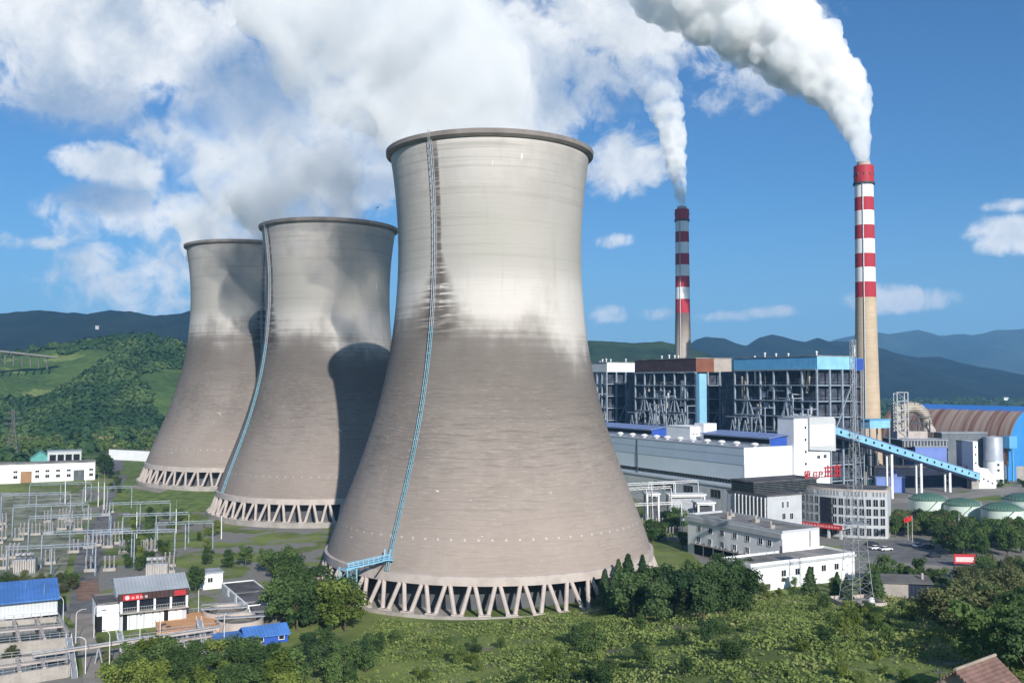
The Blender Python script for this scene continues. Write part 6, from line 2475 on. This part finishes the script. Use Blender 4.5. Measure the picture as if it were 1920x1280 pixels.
# foot of the near tower and bottom edge
grove(24, 528, 655, 1085, 1185, 8.5, 12.5, ['round', 'wide'], ['leaf', 'leaf', 'leaf_bright'], 'broadleaf_tree', 'full green tree beside the white house at the big tower basin', 'trees beside the tower basin', 3.4)
grove(30, 225, 560, 1258, 1330, 6.5, 9.5, ['round', 'wide'], ['leaf_bright', 'leaf', 'leaf'], 'broadleaf_tree', 'leafy bright green tree in the belt before the blue shed and channel', 'tree belt before the blue shed', 3.4)
grove(12, 560, 700, 1215, 1300, 4.5, 7.5, ['round', 'shrub'], ['leaf', 'leaf', 'leaf_dark'], 'broadleaf_tree', 'darker tree at the end of the belt below the big tower', 'trees below the big tower', 3.2)
grove(20, 700, 1180, 1205, 1300, 2.2, 4.2, ['shrub', 'round'], ['leaf', 'scrub', 'leaf_bright'], 'bush', 'ragged bush in the rough ground under the big tower columns', 'bushes under the big tower', 2.6)
grove(14, 1080, 1400, 1180, 1290, 3.0, 5.5, ['shrub', 'round'], ['leaf', 'leaf', 'leaf_dark'], 'bush', 'dark bush in the hollow between tree clump and grassy slope', 'bushes in the hollow', 2.6)
tree('round_tree', 'single dark egg-shaped tree beside the white cabin', 'tree', ground(368, 1112), 7.5, 'oval', 'leaf', None, 1.15)
grove(26, 225, 410, 965, 1058, 3.5, 7, ['round', 'shrub', 'oval'], ['leaf', 'leaf_bright'], 'broadleaf_tree', 'green tree on the lawns between switchyard and middle tower', 'trees on the lawns', 4)
grove(22, -20, 140, 1085, 1118, 2.5, 5, ['round', 'shrub'], ['leaf', 'leaf_olive'], 'broadleaf_tree', 'small green tree along the switchyard edge behind the blue-roofed hall', 'trees at the switchyard edge', 3)
grove(7, 180, 205, 880, 897, 9, 13, ['round', 'oval'], ['leaf_dark', 'leaf'], 'broadleaf_tree', 'tall dark tree at the end of the white workshop', 'trees at the workshop end', 3)
grove(12, 205, 225, 890, 925, 2.5, 4, ['shrub'], ['leaf'], 'bush', 'dark roadside shrub along the road past the workshop', 'roadside shrubs', 2)
grove(14, -10, 135, 1172, 1180, 1.5, 2.4, ['shrub'], ['leaf'], 'bush', 'clipped shrub in the hedge before the blue-roofed hall', 'hedge shrubs', 1.5)
for px, py, H in ((22, 1240, 3.4), (16, 1244, 3), (190, 1216, 2.6), (200, 1240, 2.2), (116, 1240, 2.5)):
    tree('round_tree', 'small round olive tree between the open basins', 'tree', ground(px, py, 0), H, 'round', 'leaf_olive', 'small trees between the basins', 1.3)
for px, py, H in ((240, 1066, 5), (262, 1070, 5), (280, 1066, 6), (390, 1060, 6), (430, 1065, 6), (460, 1062, 7), (500, 1075, 8), (520, 1085, 8)):
    tree('broadleaf_tree', 'green tree in the row behind control house and white house', 'tree', ground(px, py, 0), H, 'round', 'leaf', 'trees behind the control house')
grove(10, 1840, 1930, 905, 916, 3, 5, ['shrub', 'round'], ['leaf_dark'], 'bush', 'dark bush on the bank above the tanks', 'bushes above the tanks', 3)


def stuff_cards(name, centres, nrm, sizes, leaf, jitter=.6):
    o = quads(name, cards(centres, nrm, sizes, jitter), leaf)
    return tag(o, kind='stuff')


# rough scrub over the knoll and the ground before the tower
rng = np.random.default_rng(5)
C_, N_, S_ = [], [], []
n_try = 0
while len(C_) < 110000 and n_try < 400000:
    n_try += 1
    x, y = rnd.uniform(-62, 150), 92 + 165 * rnd.random()
    if (x - T1[0]) ** 2 + (y - T1[1]) ** 2 < 56 ** 2:
        continue
    if x < -38 + (y - 180) * .1 and y > 175:
        continue
    if abs(x) > .62 * y:
        continue
    d = Vector((x, y, 0)) - Bc
    if -2 < d.dot(U) < 43 and -1.5 < d.dot(V) < 14:
        continue
    d = Vector((x, y, 0)) - mp
    if abs(d.x) < 6.2 and abs(d.y) < 6.2:
        continue
    d = Vector((x, y, 0)) - hp
    if abs(d.x) < 4.5 and abs(d.y) < 5:
        continue
    nz = mnoise.noise((x * .07, y * .07, 0)) + .5 * mnoise.noise((x * .2, y * .2, 5))
    if nz < -.2 and rnd.random() < .8:
        continue
    hgt = max(.15, .5 + 2.4 * nz)
    g = gh(x, y)
    for k in range(3):
        C_.append((x + rnd.gauss(0, .3), y + rnd.gauss(0, .3), g + rnd.uniform(.1, 1) * hgt))
        N_.append((rnd.gauss(0, .5), rnd.gauss(-.2, .5), 1.0))
        S_.append(rnd.uniform(.12, .33))
stuff_cards('scrub', np.array(C_), np.array(N_), np.array(S_), 'scrub')

# the wood on the near hill and the tree cover of the plain
def blob_wood(name, pts, leaf, per=34, size=.42):
    C_, N_, S_ = [], [], []
    for (p, r, h) in pts:
        v = rng.normal(0, 1, (per, 3))
        v[:, 2] = np.abs(v[:, 2]) * .9 - .15
        v /= np.linalg.norm(v, axis=1)[:, None]
        rad = rng.uniform(.75, 1.05, (per, 1))
        C_.append(np.array(p) + v * rad * np.array([r, r, h]) + np.array([0, 0, h * .35]))
        N_.append(v + np.array([0, 0, .25]))
        S_.append(np.full(per, r * size))
    stuff_cards(name, np.concatenate(C_), np.concatenate(N_), np.concatenate(S_), leaf, .35)


bpy.context.view_layer.update()
dg = bpy.context.evaluated_depsgraph_get()
nh = near_hill.evaluated_get(dg)
pts = []
tries = 0
while len(pts) < 3400 and tries < 30000:
    tries += 1
    px, py = rnd.uniform(-60, 372), rnd.uniform(632, 830)
    ok, loc, nrm, idx = nh.ray_cast(Vector((0, 0, CAM_H)), pix_dir(px, py).normalized(), distance=3000)
    if not ok:
        continue
    clr = mnoise.noise((loc.x * .010, loc.y * .006, 2.0)) + .4 * mnoise.noise((loc.x * .03, loc.y * .02, 7))
    if clr > .14 and py > 655:
        continue
    r = rnd.uniform(2.6, 5.4)
    pts.append((loc, r, r * rnd.uniform(.9, 1.4)))
blob_wood('hill_wood', pts, 'forest')
pts = []
tries = 0
while len(pts) < 1500 and tries < 20000:
    tries += 1
    y = 620 + 2600 * rnd.random() ** 1.6
    x = rnd.uniform(-.05, .62) * y if rnd.random() < .85 else rnd.uniform(-.6, -.05) * y
    if y < 760 and x < 340 and x > -240:
        continue
    if mnoise.noise((x * .004, y * .002, 1.0)) < -.08:
        continue
    r = rnd.uniform(4, 8)
    pts.append(((x, y, gh(x, y)), r, r * rnd.uniform(.8, 1.2)))
blob_wood('plain_wood', pts, 'forest')
# grass and weeds of the hill foot
pts = []
for k in range(420):
    px, py = rnd.uniform(-20, 300), rnd.uniform(818, 848)
    p = ground(px, py)
    if p.y < 560:
        continue
    r = rnd.uniform(1.5, 3.5)
    pts.append((p, r, r * .7))
blob_wood('hill_foot_scrub', pts, 'scrub', 22)

# ---------------------------------------------------------------- the air
def haze():
    m = bpy.data.materials.new('haze_air')
    m.use_nodes = True
    t = NT(m.node_tree)
    v = t.new('ShaderNodeVolumePrincipled')
    v.inputs['Color'].default_value = (0.26, 0.58, 1.0, 1)
    v.inputs['Density'].default_value = 0.000085
    v.inputs['Anisotropy'].default_value = 0.0
    t.out(None, v.outputs[0])
    b = B().box(-7000, 9000, -900, 12000, -24, 800)
    tag(b.obj('haze', m), 'pale blue air over the whole valley', 'haze', None, 'stuff')


haze()
